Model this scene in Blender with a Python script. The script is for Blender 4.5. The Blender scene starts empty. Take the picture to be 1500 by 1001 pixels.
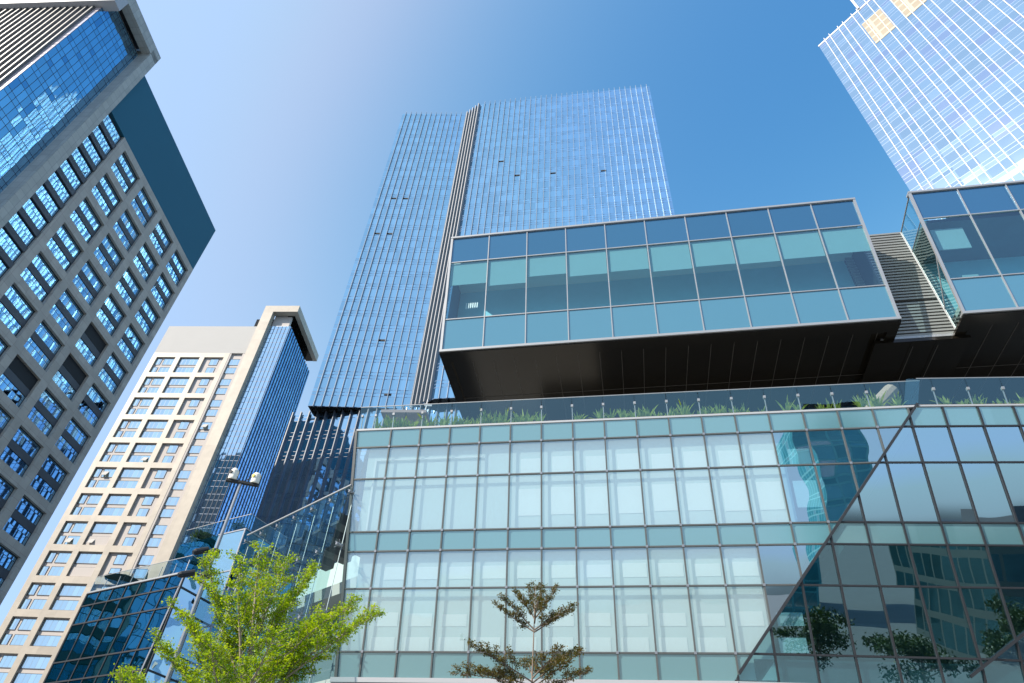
import bpy, math, random
from mathutils import Vector, Matrix
random.seed(7)
S = bpy.context.scene
COL = S.collection
R = math.radians

# ------------------------------------------------------------------ nodes
def newmat(name):
    m = bpy.data.materials.new(name); m.use_nodes = True
    nt = m.node_tree; nt.nodes.clear()
    out = nt.nodes.new('ShaderNodeOutputMaterial')
    return m, nt, out

def N(nt, typ, **kw):
    n = nt.nodes.new(typ)
    for k, v in kw.items():
        if k in ('op', 'operation'): n.operation = v
        elif k == 'in_':
            for i, x in v.items(): n.inputs[i].default_value = x
        else: setattr(n, k, v)
    return n

def L(nt, a, b): nt.links.new(a, b)

def math_(nt, op, a, b=None, c=None):
    n = nt.nodes.new('ShaderNodeMath'); n.operation = op
    for i, x in enumerate((a, b, c)):
        if x is None: continue
        if isinstance(x, (int, float)): n.inputs[i].default_value = x
        else: L(nt, x, n.inputs[i])
    return n.outputs[0]

def plain(name, col, rough=.6, metal=0.0, noise=.12, scale=1.5, bump=0.0, streak=False, spec=.5):
    """painted / stone / metal surface with a little uneven wear"""
    m, nt, out = newmat(name)
    b = N(nt, 'ShaderNodeBsdfPrincipled'); L(nt, b.outputs[0], out.inputs[0])
    b.inputs['Roughness'].default_value = rough; b.inputs['Metallic'].default_value = metal
    b.inputs['Specular IOR Level'].default_value = spec
    tc = N(nt, 'ShaderNodeTexCoord'); mp = N(nt, 'ShaderNodeMapping')
    mp.inputs['Scale'].default_value = (1, 1, .15) if streak else (1, 1, 1)
    L(nt, tc.outputs['Object'], mp.inputs[0])
    nz = N(nt, 'ShaderNodeTexNoise'); nz.inputs['Scale'].default_value = scale; nz.inputs['Detail'].default_value = 8
    nz.inputs['Roughness'].default_value = .65
    L(nt, mp.outputs[0], nz.inputs['Vector'])
    mx = N(nt, 'ShaderNodeMix', data_type='RGBA')
    mx.inputs[6].default_value = tuple(c * (1 - noise) for c in col) + (1,)
    mx.inputs[7].default_value = tuple(min(1, c * (1 + noise)) for c in col) + (1,)
    L(nt, nz.outputs['Fac'], mx.inputs[0]); L(nt, mx.outputs[2], b.inputs['Base Color'])
    if bump:
        bp = N(nt, 'ShaderNodeBump'); bp.inputs['Strength'].default_value = bump; bp.inputs['Distance'].default_value = .02
        L(nt, nz.outputs['Fac'], bp.inputs['Height']); L(nt, bp.outputs[0], b.inputs['Normal'])
    return m

def panelled(name, col, joint, cell, jw=.03, rough=.5, var=.08):
    """cladding of panels with thin joints, laid out in metres of the UV map"""
    m, nt, out = newmat(name)
    b = N(nt, 'ShaderNodeBsdfPrincipled'); L(nt, b.outputs[0], out.inputs[0]); b.inputs['Roughness'].default_value = rough
    mask, rnd, uvv = cells(nt, cell, (jw, jw), ())
    mx = N(nt, 'ShaderNodeMix', data_type='RGBA')
    mx.inputs[6].default_value = tuple(c * (1 - var) for c in col) + (1,); mx.inputs[7].default_value = tuple(min(1, c * (1 + var)) for c in col) + (1,)
    L(nt, rnd.outputs['Value'], mx.inputs[0])
    nz = N(nt, 'ShaderNodeTexNoise'); nz.inputs['Scale'].default_value = .7; nz.inputs['Detail'].default_value = 8
    L(nt, uvv, nz.inputs['Vector'])
    dm = N(nt, 'ShaderNodeMix', data_type='RGBA', blend_type='MULTIPLY'); dm.inputs[0].default_value = .35
    L(nt, mx.outputs[2], dm.inputs[6]); L(nt, nz.outputs['Fac'], dm.inputs[7])
    sc = N(nt, 'ShaderNodeMix', data_type='RGBA'); L(nt, mask, sc.inputs[0])
    L(nt, dm.outputs[2], sc.inputs[6]); sc.inputs[7].default_value = joint + (1,)
    L(nt, sc.outputs[2], b.inputs['Base Color'])
    return m

def cells(nt, cell, line, zlines):
    tc = N(nt, 'ShaderNodeTexCoord'); sp = N(nt, 'ShaderNodeSeparateXYZ'); L(nt, tc.outputs['UV'], sp.inputs[0])
    fu = math_(nt, 'DIVIDE', sp.outputs[0], cell[0]); fz = math_(nt, 'DIVIDE', sp.outputs[1], cell[1])
    iu = math_(nt, 'FLOOR', fu); iz = math_(nt, 'FLOOR', fz)
    ru = math_(nt, 'FRACT', fu); rz = math_(nt, 'FRACT', fz)
    # index of the pane: floor plus how many of the extra horizontal lines lie below
    idz = math_(nt, 'MULTIPLY', iz, 7.0)
    mask = math_(nt, 'LESS_THAN', rz, line[1] / cell[1])
    for q in zlines:
        above = math_(nt, 'GREATER_THAN', rz, q); idz = math_(nt, 'ADD', idz, above)
        d = math_(nt, 'ABSOLUTE', math_(nt, 'SUBTRACT', rz, q))
        mask = math_(nt, 'MAXIMUM', mask, math_(nt, 'LESS_THAN', d, line[1] / cell[1] * .5))
    mask = math_(nt, 'MAXIMUM', mask, math_(nt, 'LESS_THAN', ru, line[0] / cell[0]))
    cb = N(nt, 'ShaderNodeCombineXYZ'); L(nt, iu, cb.inputs[0]); L(nt, idz, cb.inputs[1])
    wn = N(nt, 'ShaderNodeTexWhiteNoise', noise_dimensions='2D'); L(nt, cb.outputs[0], wn.inputs['Vector'])
    return mask, wn, tc.outputs['UV']

def mirror(name, tint, cell, line=(.05, .05), zlines=(), linecol=(.02, .03, .05), var=.25, wob=.01, ripple=.02, rough=.03, rscale=.5,
           under=(.02, .05, .08), mixf=.85, alt=None, altf=.1):
    """coated curtain-wall glass: tinted reflection over a dark body; every pane is set a hair out of true"""
    m, nt, out = newmat(name)
    mask, wn, uv = cells(nt, cell, line, zlines)
    geo = N(nt, 'ShaderNodeNewGeometry')
    sub = N(nt, 'ShaderNodeVectorMath', op='SUBTRACT'); L(nt, wn.outputs['Color'], sub.inputs[0]); sub.inputs[1].default_value = (.5, .5, .5)
    sc = N(nt, 'ShaderNodeVectorMath', op='SCALE'); L(nt, sub.outputs[0], sc.inputs[0]); sc.inputs['Scale'].default_value = wob * 2
    nz = N(nt, 'ShaderNodeTexNoise'); nz.inputs['Scale'].default_value = rscale; nz.inputs['Detail'].default_value = 1.5
    L(nt, uv, nz.inputs['Vector'])
    s2 = N(nt, 'ShaderNodeVectorMath', op='SUBTRACT'); L(nt, nz.outputs['Color'], s2.inputs[0]); s2.inputs[1].default_value = (.5, .5, .5)
    s3 = N(nt, 'ShaderNodeVectorMath', op='SCALE'); L(nt, s2.outputs[0], s3.inputs[0]); s3.inputs['Scale'].default_value = ripple
    a1 = N(nt, 'ShaderNodeVectorMath', op='ADD'); L(nt, sc.outputs[0], a1.inputs[0]); L(nt, s3.outputs[0], a1.inputs[1])
    a2 = N(nt, 'ShaderNodeVectorMath', op='ADD'); L(nt, a1.outputs[0], a2.inputs[0]); L(nt, geo.outputs['Normal'], a2.inputs[1])
    nn = N(nt, 'ShaderNodeVectorMath', op='NORMALIZE'); L(nt, a2.outputs[0], nn.inputs[0])
    lo = tuple(c * (1 - var) for c in tint) + (1,); hi = tuple(min(1, c * (1 + var)) for c in tint) + (1,)
    mx = N(nt, 'ShaderNodeMix', data_type='RGBA'); mx.inputs[6].default_value = lo; mx.inputs[7].default_value = hi
    L(nt, wn.outputs['Value'], mx.inputs[0]); colr = mx.outputs[2]
    if alt:
        spc = N(nt, 'ShaderNodeSeparateColor'); L(nt, wn.outputs['Color'], spc.inputs[0])
        g = math_(nt, 'LESS_THAN', spc.outputs[1], altf)
        m2 = N(nt, 'ShaderNodeMix', data_type='RGBA'); L(nt, g, m2.inputs[0]); L(nt, colr, m2.inputs[6]); m2.inputs[7].default_value = alt + (1,)
        colr = m2.outputs[2]
    gl = N(nt, 'ShaderNodeBsdfAnisotropic'); gl.inputs['Roughness'].default_value = rough
    L(nt, colr, gl.inputs['Color']); L(nt, nn.outputs[0], gl.inputs['Normal'])
    df = N(nt, 'ShaderNodeBsdfDiffuse'); df.inputs['Color'].default_value = under + (1,)
    mg = N(nt, 'ShaderNodeMixShader'); mg.inputs[0].default_value = mixf; L(nt, df.outputs[0], mg.inputs[1]); L(nt, gl.outputs[0], mg.inputs[2])
    ln = N(nt, 'ShaderNodeBsdfPrincipled'); ln.inputs['Base Color'].default_value = linecol + (1,); ln.inputs['Roughness'].default_value = .4
    ms = N(nt, 'ShaderNodeMixShader'); L(nt, mask, ms.inputs[0]); L(nt, mg.outputs[0], ms.inputs[1]); L(nt, ln.outputs[0], ms.inputs[2])
    L(nt, ms.outputs[0], out.inputs[0])
    return m

def clear(name, tint, refl=.25, reflcol=(1, 1, 1), ripple=.015, rough=.0, rscale=.6, milk=0.0, milkcol=(.5, .6, .6)):
    """see-through glass: tinted transmission under a reflection that grows at grazing angles"""
    m, nt, out = newmat(name)
    tc = N(nt, 'ShaderNodeTexCoord')
    geo = N(nt, 'ShaderNodeNewGeometry')
    nz = N(nt, 'ShaderNodeTexNoise'); nz.inputs['Scale'].default_value = rscale; nz.inputs['Detail'].default_value = 1.5
    L(nt, tc.outputs['UV'], nz.inputs['Vector'])
    s2 = N(nt, 'ShaderNodeVectorMath', op='SUBTRACT'); L(nt, nz.outputs['Color'], s2.inputs[0]); s2.inputs[1].default_value = (.5, .5, .5)
    s3 = N(nt, 'ShaderNodeVectorMath', op='SCALE'); L(nt, s2.outputs[0], s3.inputs[0]); s3.inputs['Scale'].default_value = ripple
    oi = N(nt, 'ShaderNodeObjectInfo')
    wn = N(nt, 'ShaderNodeTexWhiteNoise', noise_dimensions='1D'); L(nt, oi.outputs['Random'], wn.inputs['W'])
    s4 = N(nt, 'ShaderNodeVectorMath', op='SUBTRACT'); L(nt, wn.outputs['Color'], s4.inputs[0]); s4.inputs[1].default_value = (.5, .5, .5)
    s5 = N(nt, 'ShaderNodeVectorMath', op='SCALE'); L(nt, s4.outputs[0], s5.inputs[0]); s5.inputs['Scale'].default_value = .018
    a1 = N(nt, 'ShaderNodeVectorMath', op='ADD'); L(nt, s3.outputs[0], a1.inputs[0]); L(nt, s5.outputs[0], a1.inputs[1])
    a2 = N(nt, 'ShaderNodeVectorMath', op='ADD'); L(nt, a1.outputs[0], a2.inputs[0]); L(nt, geo.outputs['Normal'], a2.inputs[1])
    nn = N(nt, 'ShaderNodeVectorMath', op='NORMALIZE'); L(nt, a2.outputs[0], nn.inputs[0])
    gl = N(nt, 'ShaderNodeBsdfAnisotropic'); gl.inputs['Roughness'].default_value = rough; gl.inputs['Color'].default_value = reflcol + (1,)
    L(nt, nn.outputs[0], gl.inputs['Normal'])
    tr = N(nt, 'ShaderNodeBsdfTransparent'); tr.inputs[0].default_value = tint + (1,)
    dt = N(nt, 'ShaderNodeVectorMath', op='DOT_PRODUCT'); L(nt, geo.outputs['Normal'], dt.inputs[0]); L(nt, geo.outputs['Incoming'], dt.inputs[1])
    f = math_(nt, 'ADD', math_(nt, 'MULTIPLY', math_(nt, 'POWER', math_(nt, 'SUBTRACT', 1.0, math_(nt, 'ABSOLUTE', dt.outputs['Value'])), 5.0), 1.0 - refl), refl)
    body = tr.outputs[0]
    if milk:      # even milky haze painted over the glass to soften shadows behind it
        dm = N(nt, 'ShaderNodeBsdfDiffuse'); dm.inputs[0].default_value = milkcol + (1,)
        mm = N(nt, 'ShaderNodeMixShader'); mm.inputs[0].default_value = milk; L(nt, body, mm.inputs[1]); L(nt, dm.outputs[0], mm.inputs[2]); body = mm.outputs[0]
    ms = N(nt, 'ShaderNodeMixShader'); L(nt, f, ms.inputs[0]); L(nt, body, ms.inputs[1]); L(nt, gl.outputs[0], ms.inputs[2])
    L(nt, ms.outputs[0], out.inputs[0])
    return m

def leafmat(name, c1, c2, trans=.45):
    m, nt, out = newmat(name)
    tc = N(nt, 'ShaderNodeTexCoord'); nz = N(nt, 'ShaderNodeTexNoise'); nz.inputs['Scale'].default_value = 6; nz.inputs['Detail'].default_value = 4
    L(nt, tc.outputs['Object'], nz.inputs['Vector'])
    cr = N(nt, 'ShaderNodeMapRange'); L(nt, nz.outputs['Fac'], cr.inputs[0]); cr.inputs[1].default_value = .3; cr.inputs[2].default_value = .7
    mx = N(nt, 'ShaderNodeMix', data_type='RGBA'); mx.inputs[6].default_value = c1 + (1,); mx.inputs[7].default_value = c2 + (1,)
    L(nt, cr.outputs[0], mx.inputs[0])
    b = N(nt, 'ShaderNodeBsdfPrincipled'); L(nt, mx.outputs[2], b.inputs['Base Color']); b.inputs['Roughness'].default_value = .5
    t = N(nt, 'ShaderNodeBsdfTranslucent')
    g = N(nt, 'ShaderNodeMix', data_type='RGBA', blend_type='MULTIPLY'); g.inputs[0].default_value = 1
    L(nt, mx.outputs[2], g.inputs[6]); g.inputs[7].default_value = (1.5, 1.3, .4, 1); L(nt, g.outputs[2], t.inputs[0])
    ms = N(nt, 'ShaderNodeMixShader'); ms.inputs[0].default_value = trans
    L(nt, b.outputs[0], ms.inputs[1]); L(nt, t.outputs[0], ms.inputs[2]); L(nt, ms.outputs[0], out.inputs[0])
    return m

M = {}
M['steel'] = plain('brushed_steel', (.32, .33, .35), .35, .6, .1, 3)
M['mullion'] = plain('grey_mullion', (.115, .12, .115), .4, .3, .1, 3)
M['silver'] = plain('silver_frame', (.36, .37, .38), .4, .4, .08, 3)
M['dark'] = plain('dark_metal', (.03, .032, .036), .45, .2, .2, 2)
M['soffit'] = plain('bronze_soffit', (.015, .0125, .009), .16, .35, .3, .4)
M['seam'] = plain('soffit_seam', (.06, .055, .05), .5, .2)
M['white'] = plain('white_render', (.42, .41, .39), .8, 0, .04, .3)
M['beige'] = panelled('beige_stone', (.46, .405, .33), (.36, .31, .26), (2.9, 3.01), .035)
M['greystone'] = panelled('grey_beige_cladding', (.47, .44, .385), (.24, .18, .17), (1.5, 1.46), .03)
M['beam'] = panelled('pale_tile_cladding', (.46, .47, .43), (.22, .23, .22), (1.0, 1.2), .04)
M['graywall'] = plain('warm_grey_panel', (.48, .44, .41), .8, 0, .06, .5)
M['darkspan'] = plain('charcoal_spandrel', (.055, .065, .08), .5, 0, .1, .5)
M['teal'] = plain('teal_shade_tint', (.015, .12, .19), .8, 0, .03, .1)  # shade and sky reflection on the blank band put in as flat teal
M['coping'] = plain('white_coping', (.42, .43, .44), .5, .1, .05, 2)
M['concrete'] = plain('concrete', (.42, .42, .40), .85, 0, .12, .6, .1)
M['interior'] = plain('sheer_curtain', (.56, .66, .66), .9, 0, .05, .35)
M['paleboard'] = plain('pale_board', (.80, .84, .83), .9, 0, .03, 1)  # pale colour of the added reflection boards and the inner frame
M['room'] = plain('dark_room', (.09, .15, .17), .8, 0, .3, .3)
M['roomlight'] = plain('room_ceiling', (.45, .55, .55), .8, 0, .1, .3)
M['soil'] = plain('planter_soil', (.12, .10, .07), .9, 0, .3, 3)
M['bark'] = plain('grey_brown_bark', (.17, .13, .10), .85, 0, .35, 6, .4)
M['barkpale'] = plain('pale_bark', (.30, .25, .19), .85, 0, .3, 6, .4)
M['leaf'] = leafmat('bright_leaf', (.12, .26, .012), (.36, .48, .02), .55)
M['leafbrown'] = leafmat('olive_brown_leaf', (.06, .075, .012), (.15, .11, .02), .35)
M['plant'] = leafmat('strap_leaf', (.12, .22, .04), (.36, .44, .10), .4)
M['shrub'] = leafmat('dark_shrub_leaf', (.02, .045, .012), (.05, .09, .02), .3)
M['canvas'] = plain('taupe_canvas', (.24, .19, .18), .9, 0, .1, 4)
M['darkcanvas'] = plain('dark_green_canvas', (.03, .06, .055), .9, 0, .1, 4)
M['camwhite'] = plain('camera_white', (.75, .72, .62), .5, 0, .05, 6)
M['camyellow'] = plain('sticker_yellow', (.65, .5, .06), .6)
M['black'] = plain('black_plastic', (.008, .011, .014), .7)
M['pole'] = plain('galvanised_pole', (.25, .26, .27), .35, .5, .15, 4)
M['pave'] = plain('plaza_paving', (.20, .205, .21), .85, 0, .15, .2)
M['louvre'] = plain('grey_louvre', (.27, .28, .27), .5, .2, .12, .8)
M['tower_glass'] = mirror('tower_blue_glass', (.40, .64, .80), (1.56, 4.4), (.0, .13), (.2, .4), (.08, .16, .30), .10, .006, .015, .06, .35, (.04, .10, .2), .85)
M['lower_glass'] = mirror('dark_tower_glass', (.52, .74, .92), (1.74, 4.4), (.0, .08), (.2, .4), (.03, .06, .12), .12, .01, .05, .03, .25, (.01, .04, .08), .9)
M['right_glass'] = mirror('pale_sky_glass', (.50, .63, .75), (3.2, 3.9), (.0, .09), (.26, .47), (.14, .24, .40), .08, .02, .02, .08, .35, (.14, .24, .36), .8, (.50, .56, .74), .12)
M['tan'] = panelled('bronze_film', (.24, .19, .11), (.34, .30, .22), (3.2, 2.2), .5, .4)
M['left_glass'] = mirror('deep_blue_glass', (.34, .62, .86), (.79, 2.92), (.07, .09), (.33,), (.01, .02, .05), .10, .010, .008, .02, .3, (.0, .03, .07), .92, (.22, .45, .7), .05)
M['left_win'] = mirror('window_blue_glass', (.40, .68, .92), (.82, 1.9), (.06, .07), (.62,), (.02, .035, .06), .12, .012, .006, .02, .5, (.01, .04, .08), .92)
M['glare_glass'] = mirror('glare_ribbed_glass', (.95, .88, .92), (1.0, 2.92), (.0, .12), (.33,), (.5, .4, .45), .06, .03, .04, .15, .3, (.6, .55, .58), .6)  # pinkish sun glare put into the colour of this face
M['b2_glass'] = mirror('lit_blue_glass', (.62, .80, .96), (1.0, 3.01), (.0, .12), (.45,), (.10, .16, .26), .08, .01, .02, .05, .3, (.1, .2, .3), .9)  # front of the corner glass, its lit look put into the tint
M['b2_side'] = mirror('shaded_blue_glass', (.30, .60, 1.0), (1.3, 3.01), (.0, .12), (.45,), (.01, .03, .08), .12, .012, .04, .03, .3, (.0, .03, .08), .9)  # side of the same corner glass, its shade put into the tint
M['b2_win'] = mirror('sky_window_glass', (.75, .90, 1.0), (.95, 2.2), (.05, .05), (), (.15, .18, .24), .12, .02, .03, .03, .4, (.03, .05, .08), .9)
M['spandrel'] = mirror('teal_spandrel', (.68, .86, .82), (1.48, 50), (0, 0), (), (.1, .1, .1), .07, .01, .01, .12, .5, (.11, .23, .25), .32)
M['navy_spandrel'] = mirror('navy_spandrel', (.35, .60, .85), (2.79, 50), (0, 0), (), (.1, .1, .1), .08, .01, .01, .12, .5, (.02, .08, .14), .25)
M['blue_spandrel'] = mirror('blue_spandrel', (.6, .75, .85), (2.79, 50), (0, 0), (), (.1, .1, .1), .05, .01, .01, .15, .5, (.06, .19, .26), .2)
M['annex_glass'] = mirror('annex_teal_glass', (.12, .32, .38), (1.5, 50), (0, 0), (), (.02, .03, .04), .25, .02, .04, .02, .5, (.0, .03, .04), .85)
M['annex_bright'] = mirror('annex_bright_glass', (.45, .62, .68), (2, 50), (0, 0), (), (.02, .03, .04), .25, .04, .35, .02, .5, (.0, .03, .04), .85)  # annex glass again, a bright building's reflection put into the tint
M['annex_light'] = mirror('annex_lit_glass', (.55, .78, .9), (3, 50), (0, 0), (), (.02, .03, .04), .06, .01, .02, .08, .5, (.25, .42, .5), .5)  # pale copy of the annex glass, sunlight put into its colour
M['vision'] = clear('facade_clear_glass', (.84, .94, .94), .27, (.80, .94, 1.0), .010, .03, .6, .30, (.52, .66, .67))
M['vision_dark'] = clear('facade_deep_glass', (.42, .66, .70), .36, (.50, .80, .86), .012, .01, .35)
M['vision_side'] = clear('facade_side_glass', (.50, .74, .78), .50, (.75, .92, 1.0), .03, .0, .4)
M['vision_upper'] = clear('facade_upper_glass', (.42, .66, .70), .58, (.70, .92, 1.0), .012, .01, .35)
M['box_glass'] = clear('box_clear_glass', (.62, .86, .90), .14, (.6, .85, 1.0), .01, .02)
M['rail_glass'] = clear('railing_glass', (.78, .90, .91), .14, (.55, .85, .95), .01)
M['screen_glass'] = clear('screen_glass', (.66, .82, .82), .14, (.75, .95, .95), .004)
M['city_glass'] = mirror('city_teal_glass', (.25, .55, .62), (3, 4), (.4, .3), (.3,), (.10, .40, .45), .3, .03, .05, .1, .5, (.04, .26, .32), .35, (1, 1, 1), .22)  # some panes coloured white to paint window glints
M['city_dark'] = mirror('city_dark_glass', (.12, .25, .3), (3, 4), (.4, .9), (), (.07, .09, .09), .3, .03, .05, .1, .5, (.02, .06, .07), .6)

# ------------------------------------------------------------------ mesh building
OFF = {}
class MB:
    def __init__(s): s.v = []; s.f = []; s.uv = []; s.m = []
    def poly(s, pts, uvs=None, m=0):
        i = len(s.v); s.v += [Vector(p) for p in pts]; s.f.append(list(range(i, i + len(pts))))
        s.uv.append(uvs or [(p[0], p[2]) for p in pts]); s.m.append(m)
        return s
    def box(s, F, u0, u1, w0, w1, z0, z1, m=0):
        def q(c, kind):
            P = [F(*a) for a in c]
            if kind == 'w': uv = [(a[0], a[2]) for a in c]
            elif kind == 'u': uv = [(a[1], a[2]) for a in c]
            else: uv = [(a[0], a[1]) for a in c]
            s.poly(P, uv, m)
        q([(u0, w1, z0), (u0, w1, z1), (u1, w1, z1), (u1, w1, z0)][::-1], 'w')
        q([(u0, w0, z0), (u1, w0, z0), (u1, w0, z1), (u0, w0, z1)][::-1], 'w')
        q([(u0, w0, z0), (u0, w0, z1), (u0, w1, z1), (u0, w1, z0)][::-1], 'u')
        q([(u1, w0, z0), (u1, w1, z0), (u1, w1, z1), (u1, w0, z1)][::-1], 'u')
        q([(u0, w0, z1), (u1, w0, z1), (u1, w1, z1), (u0, w1, z1)][::-1], 'z')
        q([(u0, w0, z0), (u0, w1, z0), (u1, w1, z0), (u1, w0, z0)][::-1], 'z')
        return s
    def prism(s, pts, z0, z1, m=0, cap=None):
        n = len(pts); acc = 0
        for i in range(n):
            a, b = pts[i], pts[(i + 1) % n]; d = math.hypot(b[0] - a[0], b[1] - a[1])
            s.poly([(a[0], a[1], z0), (b[0], b[1], z0), (b[0], b[1], z1), (a[0], a[1], z1)], [(acc, z0), (acc + d, z0), (acc + d, z1), (acc, z1)], m); acc += d
        c = m if cap is None else cap
        s.poly([(p[0], p[1], z1) for p in pts], None, c); s.poly([(p[0], p[1], z0) for p in pts][::-1], None, c)
        return s
    def tube(s, pts, rad, n=8, m=0, cap=True):
        rings = []
        for i, p in enumerate(pts):
            p = Vector(p); a = Vector(pts[max(0, i - 1)]); b = Vector(pts[min(len(pts) - 1, i + 1)])
            d = (b - a).normalized(); x = d.orthogonal().normalized(); y = d.cross(x)
            r = rad[i] if isinstance(rad, (list, tuple)) else rad
            base = len(s.v); s.v += [p + (x * math.cos(t) + y * math.sin(t)) * r for t in [2 * math.pi * k / n for k in range(n)]]
            rings.append(base)
        for i in range(len(rings) - 1):
            for k in range(n):
                s.f.append([rings[i] + k, rings[i] + (k + 1) % n, rings[i + 1] + (k + 1) % n, rings[i + 1] + k]); s.uv.append([(0, 0)] * 4); s.m.append(m)
        if cap:
            s.f.append([rings[-1] + k for k in range(n)]); s.uv.append([(0, 0)] * n); s.m.append(m)
            s.f.append([rings[0] + k for k in range(n)][::-1]); s.uv.append([(0, 0)] * n); s.m.append(m)
        return s
    def build(s, name, mats, parent=None, origin=None, smooth=False):
        if not isinstance(mats, (list, tuple)): mats = [mats]
        o_ = OFF[parent.name] if parent is not None else Vector(origin or (0, 0, 0))
        me = bpy.data.meshes.new(name)
        me.from_pydata([tuple(v - o_) for v in s.v], [], s.f)
        ul = me.uv_layers.new(name='UVMap')
        flat = [c for uvs in s.uv for uv in uvs for c in uv]
        ul.data.foreach_set('uv', flat)
        for m in mats: me.materials.append(M[m])
        if len(mats) > 1: me.polygons.foreach_set('material_index', s.m)
        if smooth: me.polygons.foreach_set('use_smooth', [True] * len(me.polygons))
        me.update()
        ob = bpy.data.objects.new(name, me); COL.objects.link(ob)
        if parent is not None: ob.parent = parent
        else: ob.location = o_
        OFF[ob.name] = o_
        return ob

def thing(name, label, cat, loc, group=None):
    o = bpy.data.objects.new(name, None); o.empty_display_size = .5; COL.objects.link(o); o.location = loc
    o['label'] = label; o['category'] = cat
    if group: o['group'] = group
    OFF[o.name] = Vector(loc)
    return o
def tag(o, label, cat, group=None):
    o['label'] = label; o['category'] = cat
    if group: o['group'] = group
    return o
def structure(o, kind='structure'): o['kind'] = kind; return o

def hz(yaw): t = R(yaw); return Vector((math.cos(t), math.sin(t), 0))
def wall(O, yaw, k=0.0, z0=0.0):
    """u runs along the wall, w points out of it towards the street, z is height; k = lean outward per metre"""
    h = hz(yaw); n = Vector((h.y, -h.x, 0)); O = Vector((O[0], O[1], 0))
    def F(u, w, z): return O + h * u + n * (w + k * (z - z0)) + Vector((0, 0, z))
    return F
def clip(poly, a, b, c):
    """keep the part of a (u, z) polygon where a*u + b*z + c >= 0"""
    out = []
    for i in range(len(poly)):
        p, q = poly[i], poly[(i + 1) % len(poly)]
        dp = a * p[0] + b * p[1] + c; dq = a * q[0] + b * q[1] + c
        if dp >= 0: out.append(p)
        if (dp >= 0) != (dq >= 0):
            t = dp / (dp - dq); out.append((p[0] + (q[0] - p[0]) * t, p[1] + (q[1] - p[1]) * t))
    return out
def area(p): return abs(sum(p[i][0] * p[(i + 1) % len(p)][1] - p[(i + 1) % len(p)][0] * p[i][1] for i in range(len(p)))) / 2 if len(p) > 2 else 0
def clip_seg(F, u0, z0, u1, z1, planes):
    t0, t1 = 0.0, 1.0
    for a, b, c in planes:
        d0 = a * u0 + b * z0 + c; d1 = a * u1 + b * z1 + c
        if d0 < 0 and d1 < 0: return None
        if d0 < 0: t0 = max(t0, d0 / (d0 - d1))
        elif d1 < 0: t1 = min(t1, d0 / (d0 - d1))
    if t1 - t0 < .01: return None
    g = lambda t: (u0 + (u1 - u0) * t, z0 + (z1 - z0) * t)
    return g(t0), g(t1)
def bar(F, p, q, half, w0, w1, name, mat, parent):
    """a straight glazing bar between two (u, z) points of a wall"""
    du, dz = q[0] - p[0], q[1] - p[1]; l = math.hypot(du, dz); nu, nz_ = -dz / l * half, du / l * half
    c = [(p[0] - nu, p[1] - nz_), (q[0] - nu, q[1] - nz_), (q[0] + nu, q[1] + nz_), (p[0] + nu, p[1] + nz_)]
    b = MB(); f = [F(a, w1, z) for a, z in c]; g = [F(a, w0, z) for a, z in c]
    b.poly(f); b.poly(g[::-1])
    for i in range(4): b.poly([f[i], g[i], g[(i + 1) % 4], f[(i + 1) % 4]])
    return b.build(name, mat, parent)

# ------------------------------------------------------------------ setting
g = MB(); g.poly([(-1500, -1500, 0), (1500, -1500, 0), (1500, 1500, 0), (-1500, 1500, 0)])
structure(g.build('ground', 'pave'))

# ------------------------------------------------------------------ podium with leaning glass facade
PF = wall((3.433, 27.253), -10.6, .19, 9.3)
YA2, K2 = -7.2, .243
ROW = [9.3, 10.22, 12.65, 14.2, 15.06, 17.52, 19.1, 19.98]
MU = lambda i: .05 + 1.48 * i
# crease in plane one: (15.3, 20.13) - (6.0, 9.55)
CA = (15.3, 20.13); CB = (6.0, 9.55); sl = (CA[1] - CB[1]) / (CA[0] - CB[0])
crease = (-sl, 1.0, -(CB[1] - sl * CB[0]))            # >= 0 : on the left (upper) side of the crease
lefte = (1.0, .075, -(-9.82 + .075 * 9.3))             # left edge of the facade
A3 = PF(CA[0], 0, CA[1]); B3 = PF(CB[0], 0, CB[1])
h2 = hz(YA2); n2 = Vector((h2.y, -h2.x, 0))
PF2 = wall((A3.x - n2.x * K2 * (CA[1] - 9.3), A3.y - n2.y * K2 * (CA[1] - 9.3)), YA2, K2, 9.3)
def inv2(P): d = P - PF2(0, 0, P.z); return (d.dot(h2), P.z)
b2 = inv2(B3); sl2 = (CA[1] - b2[1]) / (0 - b2[0])
crease2 = (sl2, -1.0, CA[1])                           # >= 0 : right (lower) side
pod = thing('podium_building', 'podium building with pale leaning glass facade and dark folded right end', 'building', (3.4, 30, 0))
# left side: vertical plane from the bottom left corner
def addpanes(F, us, rows, planes, kindrow, dark):
    for j in range(len(rows) - 1):
        for i in range(len(us) - 1):
            p = [(us[i], rows[j]), (us[i + 1], rows[j]), (us[i + 1], rows[j + 1]), (us[i], rows[j + 1])]
            for pl in planes: p = clip(p, *pl)
            if area(p) < .04: continue
            b = MB(); b.poly([F(u, 0, z) for u, z in p], [(u, z) for u, z in p])
            k = kindrow[j]
            if k == 's': b.build('spandrel_panel', 'spandrel', pod)
            elif dark: b.build('window_pane', 'vision_upper' if rows[j] > 14 else 'vision_dark', pod)
            else: b.build('window_pane', 'vision_side' if us[i] > (8.8 if rows[j] > 14 else 7.2) else 'vision', pod)
kinds = ['s', 'v', 'v', 's', 'v', 'v', 's']
us1 = [-11.2] + [MU(i) for i in range(-6, 11)]
addpanes(PF, us1, ROW, [crease, lefte], kinds, False)
us2 = [-13.5 + 1.46 * i for i in range(0, 16)]
us2 = [u - .05 for u in us2]
off2 = inv2(PF(MU(10) , 0, CA[1] - .72))[0]
us2 = [off2 - .02 + 1.46 * i for i in range(-7, 9)]
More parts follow.
